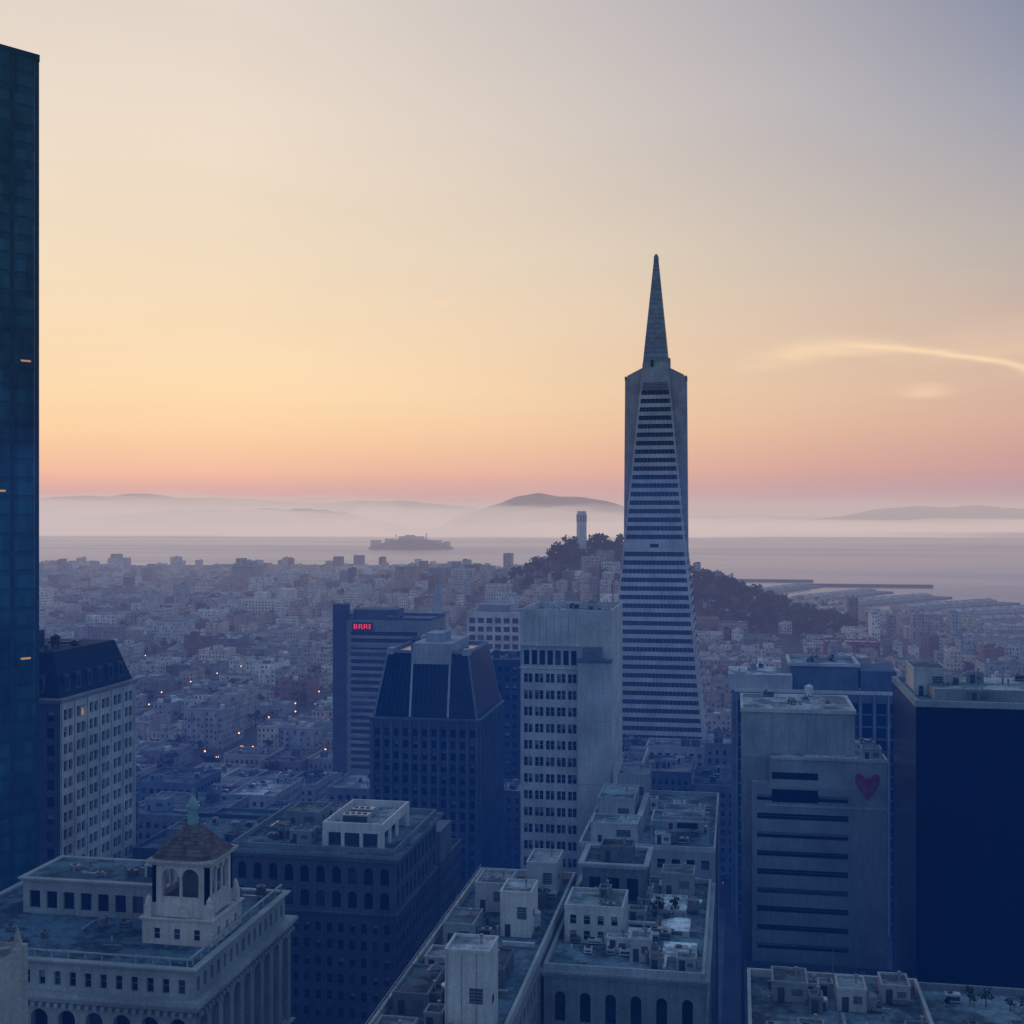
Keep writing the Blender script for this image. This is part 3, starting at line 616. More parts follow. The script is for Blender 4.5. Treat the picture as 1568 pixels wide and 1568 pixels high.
# ================================================================ K : navy curtain wall building
mb=MB(); x0,x1,y0,y1=35.4,80,260.5,298; zt=101
kc=(.003,.005,.030)
for (px,py,dx,dy,W) in ((x0,y0,1,0,x1-x0),(x1,y0,0,1,y1-y0),(x1,y1,-1,0,x1-x0),(x0,y1,0,-1,y1-y0)):
    mb.face([(px,py,0),(px+dx*W,py+dy*W,0),(px+dx*W,py+dy*W,zt-1.2),(px,py,zt-1.2)],CURT,kc,[(0,0),(W,0),(W,zt),(0,zt)])
    n=int(W/1.6)
    for i in range(n+1):
        u=W*i/n; ox,oy=dy*.12,-dx*.12
        mb.face([(px+dx*(u-.06)+ox,py+dy*(u-.06)+oy,0),(px+dx*(u+.06)+ox,py+dy*(u+.06)+oy,0),(px+dx*(u+.06)+ox,py+dy*(u+.06)+oy,zt-1.3),(px+dx*(u-.06)+ox,py+dy*(u-.06)+oy,zt-1.3)],METAL,(.005,.007,.033))
roofq(mb,x0,x1,y0,y1,zt-1.2,(.20,.24,.25)); parapet(mb,x0,x1,y0,y1,zt-1.2,zt,out=.25,t=.8,col=(.28,.31,.32)); mb.box(40,70,268,288,zt-1.1,zt+1.5,WALL,(.28,.30,.3),ROOF,(.3,.32,.31)); hut(mb,37,276,zt-1.1,7,13,5.5,(.44,.44,.42)); clutter(mb,38,78,263,296,zt-1.1,22,.9,.45); clutter(mb,41,69,269,287,zt+1.5,12,.8,.45)
mb.build('navy_glass_office_tower'); HERO.append((x0,x1,y0,y1))
# ================================================================ L : finned building behind
mb=MB()
tower(mb,-1,53.7,422,462,0,80,bw=4.4,fl=4,col=(.13,.16,.19),g=(.010,.016,.03),fw=.7,fh=.85,fins=1.0,fincol=(.24,.27,.31),pc=(.60,.57,.53),top=2.5,nclut=16,light=.5,roof=(.3,.31,.3))
mb.box(-3,18,424,446,79,84.5,WALL,(.5,.48,.45),ROOF,(.42,.42,.4)); mb.box(17.5,40,430,455,79,87,WALL,(.13,.16,.19),ROOF,(.3,.3,.3)); parapet(mb,17.5,40,430,455,87,88,out=.5,col=(.56,.53,.5)); mb.box(40.5,52,428,450,79,86,WALL,(.10,.13,.17)); clutter(mb,-2,17,425,445,84.5,6,1,.5); clutter(mb,19,39,432,454,87,8,1,.4)
mb.build('finned_office_building')
mb=MB(); tower(mb,1.5,26.4,158,194,0,69,bw=3,col=(.20,.22,.23),roof=(.11,.14,.16),pc=(.38,.38,.37),nclut=44,light=.38,cs=.8)
hut(mb,5,184,68,5,6,2.6,(.26,.28,.30)); hut(mb,14,182,68,4,5,3,(.42,.42,.4)); hut(mb,20.5,186,68,4,5,2.4,(.34,.34,.34))
mb.build('brick_office_building')
mb=MB(); tower(mb,27.2,60,160,201,0,66,bw=3,col=(.22,.24,.26),roof=(.14,.18,.20),nclut=34,light=.45,cs=.75); mb.build('roof_terrace_building')
mb=MB(); tower(mb,1.5,34,205,290,0,36,col=(.08,.10,.13),nclut=12,light=.2,roof=(.06,.08,.10)); mb.build('low_dark_office_building')
for (a,b,c,d,h,col) in ((-158,-118,306,345,50,(.09,.11,.14)),(-156,-128,230,262,42,(.08,.095,.12)),(-170,-134,352,392,40,(.14,.15,.17)),(-236,-200,350,392,44,(.18,.19,.21)),(-128,-118,350,398,30,(.18,.19,.2)),(-60,-40,380,430,45,(.13,.16,.2)),(-215,-180,406,440,33,(.3,.29,.27)),(-172,-136,408,446,30,(.22,.23,.24))):
    mb=MB(); tower(mb,a,b,c,d,0,h,col=col,nclut=22,light=.3,roof=(.08,.11,.13)); hut(mb,a+6,c+8,h-1,8,7,4,vc((.24,.27,.29),.3)); mb.build('office_building')

# ================================================================ terrain
def shoreY(x): return float(np.interp(x,[-4000,-700,-450,-150,0,120,220,300,380],[2900,2850,2750,2480,2180,1960,1830,1720,1600]))
def shoreX(y): return float(np.interp(y,[0,900,1300,1420,1500,1600,1750,3000],[560,470,390,340,285,290,330,378]))
def terr(x,y):
    k=min(1,max(0,(y-620)/250)); e=min(1,max(0,min(shoreY(x)-y,shoreX(y)-x)/200))
    return (80*math.exp(-((x+165)/125)**2-((y-1400)/170)**2)+30*math.exp(-((x+15)/105)**2-((y-1390)/150)**2)
        +36*math.exp(-((x+370)/230)**2-((y-1750)/320)**2)+9*math.exp(-((x+950)/500)**2-((y-1350)/450)**2)
        +k*e*4.5*(1+math.sin(x/150)*math.cos(y/190+x/700)))
def ground():
    xs=list(np.arange(-2600,700,25.0)); ys=list(np.arange(-600,3050,25.0))
    v=[];f=[]
    for y in ys:
        for x in xs:
            ins=min(shoreY(x)-y, shoreX(y)-x)
            z=terr(x,y) if ins>0 else max(-9,ins*.5)
            v.append((x,y,z))
    nx=len(xs)
    for j in range(len(ys)-1):
        for i in range(nx-1):
            a=j*nx+i; f.append((a,a+1,a+nx+1,a+nx))
    me=bpy.data.meshes.new('ground_mesh'); me.from_pydata(v,[],f)
    m,nt,out=nmat('asphalt_ground'); n=N(nt); p=n.pos()
    col=n.mix(n.maprange(n.noise(p,.05,5),.35,.65,0,1),(.028,.03,.034),(.055,.055,.057)); n.bsdf(out,col,.8,.3); me.materials.append(m)
    o=bpy.data.objects.new('ground',me); scene.collection.objects.link(o)
ground()
def water():
    me=bpy.data.meshes.new('bay_mesh'); S=45000
    me.from_pydata([(-S,-3000,-2.5),(S,-3000,-2.5),(S,S,-2.5),(-S,S,-2.5)],[],[(0,1,2,3)])
    m,nt,out=nmat('bay_water'); n=N(nt); p=n.pos()
    big=n.noise(n.vmul(p,(.0003,.0011,1)),1,3); sm=n.noise(n.vmul(p,(.03,.05,1)),1,4,.6)
    col=n.mix(n.maprange(big,.4,.6,0,1),(.05,.10,.15),(.07,.12,.17))
    n.bsdf(out,col,n.maprange(big,.38,.62,.25,.38),.5,bump=sm,bs=.6,bd=1.5); me.materials.append(m)
    scene.collection.objects.link(bpy.data.objects.new('bay_water',me))
water()

# ================================================================ row houses
PAL=[(.64,.60,.54),(.68,.63,.55),(.54,.46,.37),(.46,.36,.30),(.36,.35,.34),(.48,.47,.46),(.24,.14,.11),(.60,.54,.48),(.40,.33,.27),(.26,.27,.28),(.74,.70,.64),(.18,.18,.18),(.64,.56,.47),(.30,.34,.36),(.58,.44,.38)]
ROOFS=[(.16,.16,.17),(.08,.08,.09),(.24,.24,.24),(.40,.38,.36),(.12,.12,.13),(.22,.16,.13),(.05,.055,.06)]
def clear(x0,x1,y0,y1,m=3):
    for (a,b,c,d) in HERO:
        if x1>a-m and x0<b+m and y1>c-m and y0<d+m: return False
    return True
def house(mb,x0,x1,y0,y1,h,near):
    xc,yc=(x0+x1)/2,(y0+y1)/2; g=terr(xc,yc); z1=g+h; z0=min(terr(x0,y0),terr(x1,y0),g)-2
    col=vc(R.choice(PAL),.2); u=R.randint(0,400)*2.7
    pr=z1+R.uniform(.4,1.1)
    x0+=.04; x1-=.04
    for (a,b,L) in (((x0,y0),(x1,y0),x1-x0),((x1,y0),(x1,y1),y1-y0),((x1,y1),(x0,y1),x1-x0),((x0,y1),(x0,y0),y1-y0)):
        n=max(1,round(L/2.7)); blank=R.random()<.4 and a[0]==b[0]
        mb.face([(a[0],a[1],z0),(b[0],b[1],z0),(b[0],b[1],pr),(a[0],a[1],pr)],WALL if blank else HOUSE,col,[(u,z0-z1),(u+n*2.7,z0-z1),(u+n*2.7,pr-z1),(u,pr-z1)])
    t=R.random()
    if t<.16 and x1-x0<14:
        zr=pr+R.uniform(2,3.6); rc=R.choice(ROOFS[:2]+[(.16,.10,.08)]); xm=(x0+x1)/2
        mb.face([(x0-.3,y0-.3,pr-.1),(xm,y0-.3,zr),(xm,y1+.3,zr),(x0-.3,y1+.3,pr-.1)],ROOF,rc); mb.face([(x1+.3,y0-.3,pr-.1),(xm,y0-.3,zr),(xm,y1+.3,zr),(x1+.3,y1+.3,pr-.1)],ROOF,rc)
        mb.face([(x0,y0,pr),(x1,y0,pr),(xm,y0,zr-.1)],WALL,col)
    else:
        mb.face([(x0,y0,z1),(x1,y0,z1),(x1,y1,z1),(x0,y1,z1)],ROOF,vc(R.choice(ROOFS),.2))
        for _ in range(R.randint(1,3) if not near else R.randint(4,9)):
            w=R.uniform(1.2,4); d=R.uniform(1.2,4); xx=R.uniform(x0+.5,max(x0+.6,x1-w-.5)); yy=R.uniform(y0+1,y1-d-1)
            l=R.uniform(.1,.65); mb.box(xx,xx+w,yy,yy+d,z1,z1+R.uniform(.8,3),WALL,(l,l*.98,l*.95))
        if near and x1-x0>14 and R.random()<.5:
            a=R.uniform(x0+2,x1-9); c_=R.uniform(y0+2,y1-10); mb.box(a,a+6,c_,c_+7,z1,z1+3.4,HOUSE,col,ROOF,R.choice(ROOFS))
        if near and R.random()<.6:
            mb.box(x0-.2,x1+.2,y0-.45,y0-.002,pr-.6,pr,WALL,(col[0]*1.05,col[1]*1.05,col[2]*1.05))
    if y0<1500 and R.random()<.5:
        n=max(1,int((x1-x0)/6))
        for i in range(n):
            xm=x0+(i+.5)*(x1-x0)/n; mb.box(xm-1.3,xm+1.3,y0-.9,y0-.01,max(z0+3.5,g+3.5),z1-.6,HOUSE,col)
trees=[]
def visible(x,y):
    return y>0 and -.70*y-60 < x < .26*y+60
def blocks():
    by=458
    while by<2850:
        y0,y1=by+8,by+92; bx=-61+8-110*17
        while bx<370:
            x0,x1=bx,bx+94; bx+=110
            xc,yc=(x0+x1)/2,(y0+y1)/2
            if not(visible(x0,yc) or visible(x1,yc)): continue
            if y1>shoreY(xc)-(60 if xc<0 else 30) or x1>shoreX(yc)-15: continue
            mb=MB(); cnt=0; bh=R.uniform(.7,1.35)
            if xc>60 and yc>1450: bh*=.6
            for row in range(2):
                x=x0+3
                while x<x1-9:
                    near=y0<1050
                    w=R.uniform(11,28) if near else R.choice([R.uniform(7.5,11),R.uniform(7.5,12),R.uniform(14,36)])
                    w=min(w,x1-3-x)
                    if w<6: break
                    dep=R.uniform(18,37); sb=R.uniform(0,4.5); ya,yb=(y0+3+sb,y0+3+dep) if row==0 else (y1-3-dep,y1-3-sb)
                    h=R.choice([R.uniform(6,13),R.uniform(8,14),R.uniform(11,20)])*bh
                    yy=(ya+yb)/2
                    if near:
                        h=R.uniform(7,23)*bh
                        cap=(139-.222*yy) if x<-60 else (139-.13*yy)
                        if yy<640: h=max(10,min(R.uniform(.4,1.0)*cap,44))
                    elif R.random()<.05 and not(xc>60 and yc>1450): h=R.uniform(22,36)
                    xm=x+w/2
                    dh=math.hypot((xm+165)/100,(yy-1410)/95); de=math.hypot((xm-30)/95,(yy-1340)/95)
                    if R.random()<.10 and yy>700: trees.append((xm,yy,R.uniform(7,13))); trees.append((xm+4,yy+8,R.uniform(7,13))); x+=w; continue
                    if clear(x,x+w,ya,yb) and dh>1 and de>1:
                        if yy<640 and x>-300:
                            tower(mb,x+.05,x+w-.05,ya,yb,0,h,bw=R.uniform(2.4,3.4),fl=3.6,col=vc(R.choice([(.3,.28,.26),(.4,.37,.33),(.2,.17,.15),(.46,.44,.42),(.16,.17,.18)]),.2),sides='SE' if x<0 else 'SW',nclut=7,light=.4,reg=False,roof=R.choice(ROOFS),fw=R.uniform(.4,.6)); cnt+=1
                        else: house(mb,x,x+w,ya,yb,h,near); cnt+=1
                    x+=w
            for _ in range(9):
                if R.random()<.75: trees.append((R.uniform(x0,x1),yc+R.uniform(-9,9),R.uniform(6,14)))
            for _ in range(8): trees.append((R.uniform(x0,x1),y0+1,R.uniform(4,10)))
            if cnt: mb.build('row_houses' if y0>640 else 'city_block_buildings')
        by+=100
HERO.append((-592,-520,1400,1460)); HERO.append((-768,-718,1785,1830)); HERO.append((70,128,1120,1160))
blocks()
mb=MB(); tower(mb,-590,-523,1417,1445,0,34,bw=4,fl=3.5,col=(.76,.71,.64),nclut=5); mb.box(-575,-560,1420,1435,34,42,WALL,(.72,.67,.6)); mb.box(-545,-528,1420,1440,34,46,WALL,(.7,.65,.58)); mb.build('white_apartment_building')
mb=MB(); tower(mb,-762,-722,1792,1820,0,58,bw=4,fl=3.5,col=(.5,.42,.36),nclut=4); mb.box(-757,-745,1796,1812,58,68,WALL,(.48,.4,.35)); mb.box(-738,-728,1796,1812,58,64,WALL,(.48,.4,.35)); mb.build('twin_crown_apartment_tower')
mb=MB(); tower(mb,76,123,1126,1150,0,25,bw=4,col=(.24,.09,.07),roof=(.4,.36,.34),nclut=6); mb.build('brick_warehouse')
mb=MB()
sw=[(-137,-70,174,335),(-52.5,-4.2,116,440),(0.6,84,150,335),(-126,-81,400,452),(-205,-157,225,346)]
for (a,b,c,d) in sw: mb.box(a,b,c,d,0.004,.15,WALL,(.12,.12,.13))
mb.build('sidewalk')
mb=MB()
def dash(x0,x1,y0,y1,c=(.7,.7,.68)):
    g=max(terr(x0,y0),terr(x1,y1))+.05; mb.face([(x0,y0,g),(x1,y0,g),(x1,y1,g),(x0,y1,g)],WALL,c)
for k in range(-8,4):
    X=-61+k*110
    for y in range(100 if k==0 else 460,1150,9): dash(X-.08,X+.08,y,y+3)
for by in range(458,1160,100):
    for x in range(-900,300,9): dash(x,x+3,by-.08,by+.08)
mb.build('road_markings')

# ================================================================ trees
def leafmass(name,items,nleaf,size,seed,base=None,lc=(.028,.055,.028)):
    rs=np.random.RandomState(seed); mb=MB()
    for (x,y,h) in items:
        g=terr(x,y)-.5 if base is None else base
        mb.cyl(x,y,g,g+h*.6,h*.035,h*.015,6,WALL,(.07,.05,.04))
        nb=rs.randint(4,8); blobs=[]; tk=rs.uniform(.45,1.7); tw=rs.uniform(.8,1.25)
        for b in range(nb):
            a=rs.uniform(0,6.28); r=rs.uniform(0,.28)*h
            blobs.append((x+math.cos(a)*r,y+math.sin(a)*r,g+h*rs.uniform(.45,.9),h*rs.uniform(.12,.24)))
            bx=blobs[-1]
            if b<4:
                w=h*.012; mb.face([(x-w,y,g+h*.35),(x+w,y,g+h*.35),(bx[0]+w*.4,bx[1],bx[2]),(bx[0]-w*.4,bx[1],bx[2])],WALL,(.07,.05,.04))
        N1=rs.normal(size=(nleaf,3)); N1/=np.linalg.norm(N1,axis=1)[:,None]
        A=rs.normal(size=(nleaf,3)); A/=np.linalg.norm(A,axis=1)[:,None]
        B=np.cross(A,rs.normal(size=(nleaf,3))); B/=np.linalg.norm(B,axis=1)[:,None]
        bi=rs.randint(0,nb,nleaf); U=rs.uniform(size=(nleaf,3)); BL=np.array(blobs)[bi]
        C=BL[:,:3]+N1*(BL[:,3:]*(.5+.6*U[:,:1]))*np.array([1.15,1.15,.75]); S=(size*h/10*(.6+.8*U[:,1:2]))
        P0=(C-A*S).tolist(); P1=(C-B*S*.6).tolist(); P2=(C+A*S).tolist(); P3=(C+B*S*.6).tolist()
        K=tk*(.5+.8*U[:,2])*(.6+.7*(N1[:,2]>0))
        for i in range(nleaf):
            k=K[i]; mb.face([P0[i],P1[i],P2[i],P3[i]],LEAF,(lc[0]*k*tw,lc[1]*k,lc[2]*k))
    return mb.build(name)
leafmass('distant_street_trees',trees,34,1.25,3)
leafmass('rooftop_shrubs',[(30+R.uniform(0,26),172+R.uniform(0,26),R.uniform(1.6,3)) for _ in range(38)],70,1.0,21,base=64.9,lc=(.05,.08,.05))
leafmass('roof_terrace_planting',[(-15+R.uniform(0,4),218+R.uniform(0,9),R.uniform(1.4,2.8)) for _ in range(10)],70,1.0,22,base=67.0,lc=(.05,.07,.05))
hill=[]
rs=np.random.RandomState(5)
while len(hill)<200:
    x=rs.normal(-165,60); y=rs.normal(1395,60)
    if math.hypot((x+165)/112,(y-1405)/112)<1 and math.hypot(x+173,y-1391)>12 and not (-172<x<-118 and 1290<y<1345): hill.append((x,y,rs.uniform(8,18)))
while len(hill)<480:
    x=rs.uniform(-65,128); y=rs.uniform(1235,1440)
    if math.hypot((x-30)/97,(y-1340)/100)<1: hill.append((x,y,rs.uniform(8,19)))
hill+=[(-190,1382,28),(-183,1386,26),(-156,1375,28),(-148,1380,24),(-130,1385,26),(-205,1380,21),(-196,1385,24),(-112,1390,20)]
leafmass('hillside_trees',hill,170,.85,9)
mb=MB()
for i in range(22):
    x=-215+(i%8)*15+R.uniform(-3,3); y=1255+(i//8)*24
    house(mb,x,x+12,y,y+13,R.uniform(8,12),False)
house(mb,-165,-146,1322,1336,15,False); house(mb,-143,-124,1320,1336,11,False); house(mb,-152,-132,1346,1358,13,False)
for (x,y) in ((-20,1260),(5,1262),(40,1258),(60,1290),(85,1300),(-35,1290)): house(mb,x,x+13,y,y+12,10,False)
mb.build('hillside_houses')
mb=MB(); tx,ty=-173,1391; g=72; tc=(.80,.70,.60)
mb.box(tx-12,tx+12,ty-12,ty+12,g-8,g+8,WALL,tc)
n=24
def flute(z0,z1,r0,r1):
    for i in range(n):
        a0=2*math.pi*i/n; a1=a0+math.pi/n; a2=a0+2*math.pi/n
        for (p,q,ra,rb) in ((a0,a1,1,.93),(a1,a2,.93,1)):
            mb.face([(tx+r0*ra*math.cos(p),ty+r0*ra*math.sin(p),z0),(tx+r0*rb*math.cos(q),ty+r0*rb*math.sin(q),z0),(tx+r1*rb*math.cos(q),ty+r1*rb*math.sin(q),z1),(tx+r1*ra*math.cos(p),ty+r1*ra*math.sin(p),z1)],WALL,tc)
flute(g+8,128,5.9,5.6)
for i in range(10):
    a=2*math.pi*i/10; px_,py_=tx+5.3*math.cos(a),ty+5.3*math.sin(a); mb.cyl(px_,py_,128,135,.75,.75,6,WALL,tc)
mb.cyl(tx,ty,128,135,3.9,3.9,16,WALL,(.3,.27,.25)); mb.cyl(tx,ty,135,137,5.9,5.9,24,WALL,tc); mb.cyl(tx,ty,137,140,5.1,5.0,24,WALL,tc)
mb.build('fluted_memorial_tower')

# ================================================================ piers, warehouses
def shed(mb,x0,x1,y0,y1,h,col,axis='y'):
    mb.box(x0-2,x1+2,y0-2,y1+2,-2.6,.6,WALL,(.2,.2,.2)); mb.box(x0,x1,y0,y1,.6,h,HOUSE,col)
    xm=(x0+x1)/2
    for xa in (x0-.5,x1+.5): mb.face([(xa,y0-.3,h-.2),(xm,y0-.3,h+3),(xm,y1+.3,h+3),(xa,y1+.3,h-.2)],ROOF,(.26,.28,.30))
    mb.face([(x0,y0,h),(x1,y0,h),(xm,y0,h+2.9)],WALL,col)
for x in range(-1000,0,85):
    sy=shoreY(x); mb=MB(); L=R.uniform(60,150); shed(mb,x,x+28,sy-25,sy+L,8,vc((.5,.46,.42)))
    if R.random()<.5: mb.box(x+34,x+60,sy-60,sy-30,0,9,HOUSE,(.45,.36,.33),ROOF,(.3,.3,.3))
    mb.build('pier_warehouse')
for (px_,py_,L,w_,rz) in ((20,2140,300,24,-25),(95,2000,300,26,-32),(160,1910,280,26,-38),(222,1820,270,26,-45),(275,1745,250,26,-52),(300,1640,200,24,-66),(285,1540,200,22,-84)):
    mb=MB(); shed(mb,-w_/2,w_/2,0,L*.8,6.0,vc((.36,.35,.35),.25)); mb.box(-w_/2-3,w_/2+3,L*.8+2.1,L,-2.6,.5,WALL,(.14,.14,.14))
    for q in range(14): mb.cyl((-1)**q*(w_/2+2.6),q*L/14,-3,1.4,.5,.5,6,WALL,(.1,.09,.08))
    o=mb.build('pier_warehouse',loc=(0,0,0)); o.location=(px_,py_,0); o.rotation_euler=(0,0,math.radians(rz))
mb=MB()
for (a,b,y) in ((-1500,-1150,2990),(-1350,-900,3060),(-1000,-700,2980),(-760,-500,2960),(-60,150,2560),(110,360,2420)): mb.box(a,b,y,y+16,-2.6,2.4,WALL,(.10,.10,.11))
mb.build('breakwater')

# ================================================================ prison island, far hills
def bumpland(name,x0,x1,y0,y1,nx,ny,fn,col):
    v=[];f=[]
    for j in range(ny+1):
        for i in range(nx+1):
            x=x0+(x1-x0)*i/nx; y=y0+(y1-y0)*j/ny; v.append((x,y,fn(x,y,i/nx,j/ny)))
    for j in range(ny):
        for i in range(nx): a=j*(nx+1)+i; f.append((a,a+1,a+nx+2,a+nx+1))
    me=bpy.data.meshes.new(name+'_mesh'); me.from_pydata(v,[],f)
    for p in me.polygons: p.use_smooth=True
    m,nt,out=nmat(name+'_scrub'); n=N(nt); p=n.pos(); cc=n.mix(n.maprange(n.noise(p,.01,5),.35,.65,0,1),col,(col[0]*1.8,col[1]*1.6,col[2]*1.4)); n.bsdf(out,cc,.9,.1); me.materials.append(m)
    o=bpy.data.objects.new(name,me); scene.collection.objects.link(o); return o
from mathutils import noise as mn
def fb(x,y,s): return mn.fractal(((x)*s,(y)*s,0.3),1.0,2.0,5)
ix,iy=-1230,4600
def isl(x,y,a,b):
    r=math.hypot((x-ix)/172,(y-iy)/90)
    if r>=1: return -6
    s=abs((x-ix)/172); return -6+(27+16*max(0,1-(s/.62)**2)+9*fb(x,y,.013))*max(0,1-r**6)**.8
bumpland('prison_island',ix-190,ix+190,iy-110,iy+110,80,40,isl,(.05,.055,.05))
mb=MB()
mb.box(ix-45,ix+50,iy-12,iy+18,32,46,HOUSE,(.5,.46,.42),ROOF,(.3,.3,.3)); mb.box(ix-20,ix+15,iy-8,iy+10,46,51,WALL,(.48,.44,.4)); mb.cyl(ix+62,iy,33,60,2.6,1.8,10,WALL,(.5,.48,.45)); mb.cyl(ix-60,iy+8,31,48,1.5,1.2,8,WALL,(.3,.3,.3)); mb.cyl(ix-60,iy+8,48,52,3,3,10,WALL,(.3,.3,.3))
for (a,b,c,h) in ((-150,-112,-30,32),(90,125,-20,32),(-95,-60,-25,37),(128,150,10,27)): mb.box(ix+a,ix+b,iy+c,iy+c+16,8,h,HOUSE,(.4,.37,.34),ROOF,(.2,.2,.2))
mb.build('island_prison_building')
def prof(P_,t): return float(np.interp(t,[p[0] for p in P_],[p[1] for p in P_]))
ay=7900
AP=[(0,0),(.12,120),(.2,158),(.27,196),(.36,240),(.42,258),(.47,264),(.55,250),(.66,238),(.78,200),(.88,150),(1,0)]
bumpland('hilly_island',-1950,-450,ay-500,ay+600,110,50,lambda x,y,a,b:-5+prof(AP,a)*max(0,math.sin(math.pi*b))**.45*(1+.07*fb(x,y,.004)),(.03,.04,.06))
LP=[(0,250),(.08,275),(.15,295),(.25,270),(.33,300),(.45,325),(.52,310),(.6,270),(.68,240),(.78,285),(.84,250),(.92,200),(1,0)]
bumpland('north_shore_hills',-9500,-1900,10500,13500,160,40,lambda x,y,a,b:-5+prof(LP,a)*max(0,math.sin(math.pi*b))**.7*(.93+.16*fb(x,y,.0011)),(.05,.06,.06))
LP2=[(0,0),(.1,130),(.3,170),(.5,150),(.6,250),(.66,235),(.75,160),(1,0)]
bumpland('headland_hills',-5200,-2300,8300,9800,90,30,lambda x,y,a,b:-5+prof(LP2,a)*max(0,math.sin(math.pi*b))**.7*(.85+.3*fb(x,y,.002)),(.05,.06,.06))
RP=[(0,0),(.1,70),(.2,110),(.3,190),(.38,215),(.45,195),(.52,230),(.6,190),(.75,170),(.9,160),(1,0)]
bumpland('east_bay_hills',200,4200,11500,13500,120,30,lambda x,y,a,b:-5+prof(RP,a)*max(0,math.sin(math.pi*b))**.7*(.95+.12*fb(x,y,.0015)),(.05,.06,.065))

# ================================================================ haze and fog (homogeneous volumes, absorbing and self-glowing)
def vol(name,sig,col):
    m,nt,out=nmat(name)
    a=nt.nodes.new('ShaderNodeVolumeAbsorption'); a.inputs['Color'].default_value=(0,0,0,1); a.inputs['Density'].default_value=sig
    e=nt.nodes.new('ShaderNodeEmission'); e.inputs[0].default_value=col+(1,); e.inputs[1].default_value=sig  # emission stands in for light scattered by the air
    ad=nt.nodes.new('ShaderNodeAddShader'); nt.links.new(a.outputs[0],ad.inputs[0]); nt.links.new(e.outputs[0],ad.inputs[1]); nt.links.new(ad.outputs[0],out.inputs['Volume']); return m
def volbox(name,b,mat):
    x0,x1,y0,y1,z0,z1=b
    me=bpy.data.meshes.new(name+'_mesh'); v=[(x0,y0,z0),(x1,y0,z0),(x1,y1,z0),(x0,y1,z0),(x0,y0,z1),(x1,y0,z1),(x1,y1,z1),(x0,y1,z1)]
    me.from_pydata(v,[],[(3,2,1,0),(4,5,6,7),(0,1,5,4),(1,2,6,5),(2,3,7,6),(3,0,4,7)]); me.materials.append(mat)
    scene.collection.objects.link(bpy.data.objects.new(name,me))
volbox('street_blue_glow',(-1200,900,-60,500,-20,150),vol('navy_lift_glow',.00010,(.04,.30,1.55)))  # blue glowing volume added to lift near blacks to navy
volbox('city_haze',(-4000,3000,500.5,2900,-20,150),vol('city_haze_air',.00010,(.58,.50,.50)))
volbox('bay_haze',(-16000,9000,2900.5,16000,-20,240),vol('bay_haze_air',.00013,(.62,.47,.38)))
def fogbank(seed,cx,cy,L,D,H):
    import bmesh
    bm=bmesh.new()
    bmesh.ops.create_icosphere(bm,subdivisions=5,radius=1)
    for v in bm.verts:
        p=v.co.copy(); k=1+.3*mn.fractal((p.x*3.2+seed,p.y*3.2,p.z*2),1,2,4)
        v.co=(p.x*L*k,p.y*D*k,max(p.z,-.05)*H*k)
    me=bpy.data.meshes.new('fog_bank_mesh'); bm.to_mesh(me); bm.free(); me.materials.append(FOG)
    o=bpy.data.objects.new('fog_bank',me); o.location=(cx,cy,0); scene.collection.objects.link(o)
FOG=vol('fog_air',.0032,(.70,.56,.46))
fogbank(1,-4200,7000,2300,450,190); fogbank(2,-1500,6900,1500,330,175); fogbank(3,-100,7300,1500,300,100); fogbank(5,-5200,10000,3200,400,285); fogbank(6,2000,9500,2600,500,85)

# ================================================================ cars
def carmesh(col,nm):
    mb=MB()
    pr=[(-2.2,.35),(-2.2,.85),(-1.5,.95),(-.9,1.42),(.7,1.42),(1.35,.95),(2.15,.85),(2.2,.35)]
    for sg in (-1,1): mb.face([(sg*.88,y,z) for y,z in pr],METAL,col)
    for (a,b) in zip(pr,pr[1:]+pr[:1]):
        gl=(a[1]>.9 and b[1]>.9 and a[1]!=b[1]); mb.face([(-.88,a[0],a[1]),(.88,a[0],a[1]),(.88,b[0],b[1]),(-.88,b[0],b[1])],GLASS if gl else METAL,(.02,.03,.04) if gl else col)
    for sg in (-1,1):
        mb.face([(sg*.885,-1.3,.98),(sg*.885,1.15,.98),(sg*.885,.65,1.36),(sg*.885,-.85,1.36)],GLASS,(.02,.03,.04))
        for yy in (-1.4,1.4):
            p=[(sg*.9,yy+.33*math.cos(t*.628),.33+.33*math.sin(t*.628)) for t in range(10)]; mb.face(p,METAL,(.02,.02,.02))
        mb.box(sg*.6-.22,sg*.6+.22,-2.26,-2.205,.55,.9,HEAD,(1,1,1)); mb.box(sg*.6-.2,sg*.6+.2,2.205,2.25,.6,.8,RED,(1,0,0))
    return mb.build(nm,loc=(0,0,0))
cars=[carmesh(c,'car') for c in ((.5,.5,.5),(.03,.03,.04),(.3,.03,.03))]
def putcar(i,x,y,rot):
    o=cars[i] if not cars[i].get('used') else bpy.data.objects.new('car',cars[i].data)
    if not cars[i].get('used'): cars[i]['used']=1
    else: scene.collection.objects.link(o)
    o.location=(x,y,terr(x,y)+.02); o.rotation_euler=(0,0,rot)
for i in range(90):
    if i<12: x=-5.8+R.choice([0,3]); y=470+i*9+R.uniform(-2,2); r=0
    elif i<36: y=R.choice([656,660,756,760]); x=R.uniform(-420,-120); r=math.pi/2 if y in (656,756) else -math.pi/2
    else: x=-61+R.choice([-5,-2,2,5])-110*R.randint(1,5); y=R.uniform(470,1050); r=0 if R.random()<.8 else math.pi
    putcar(i%3,x,y,r)
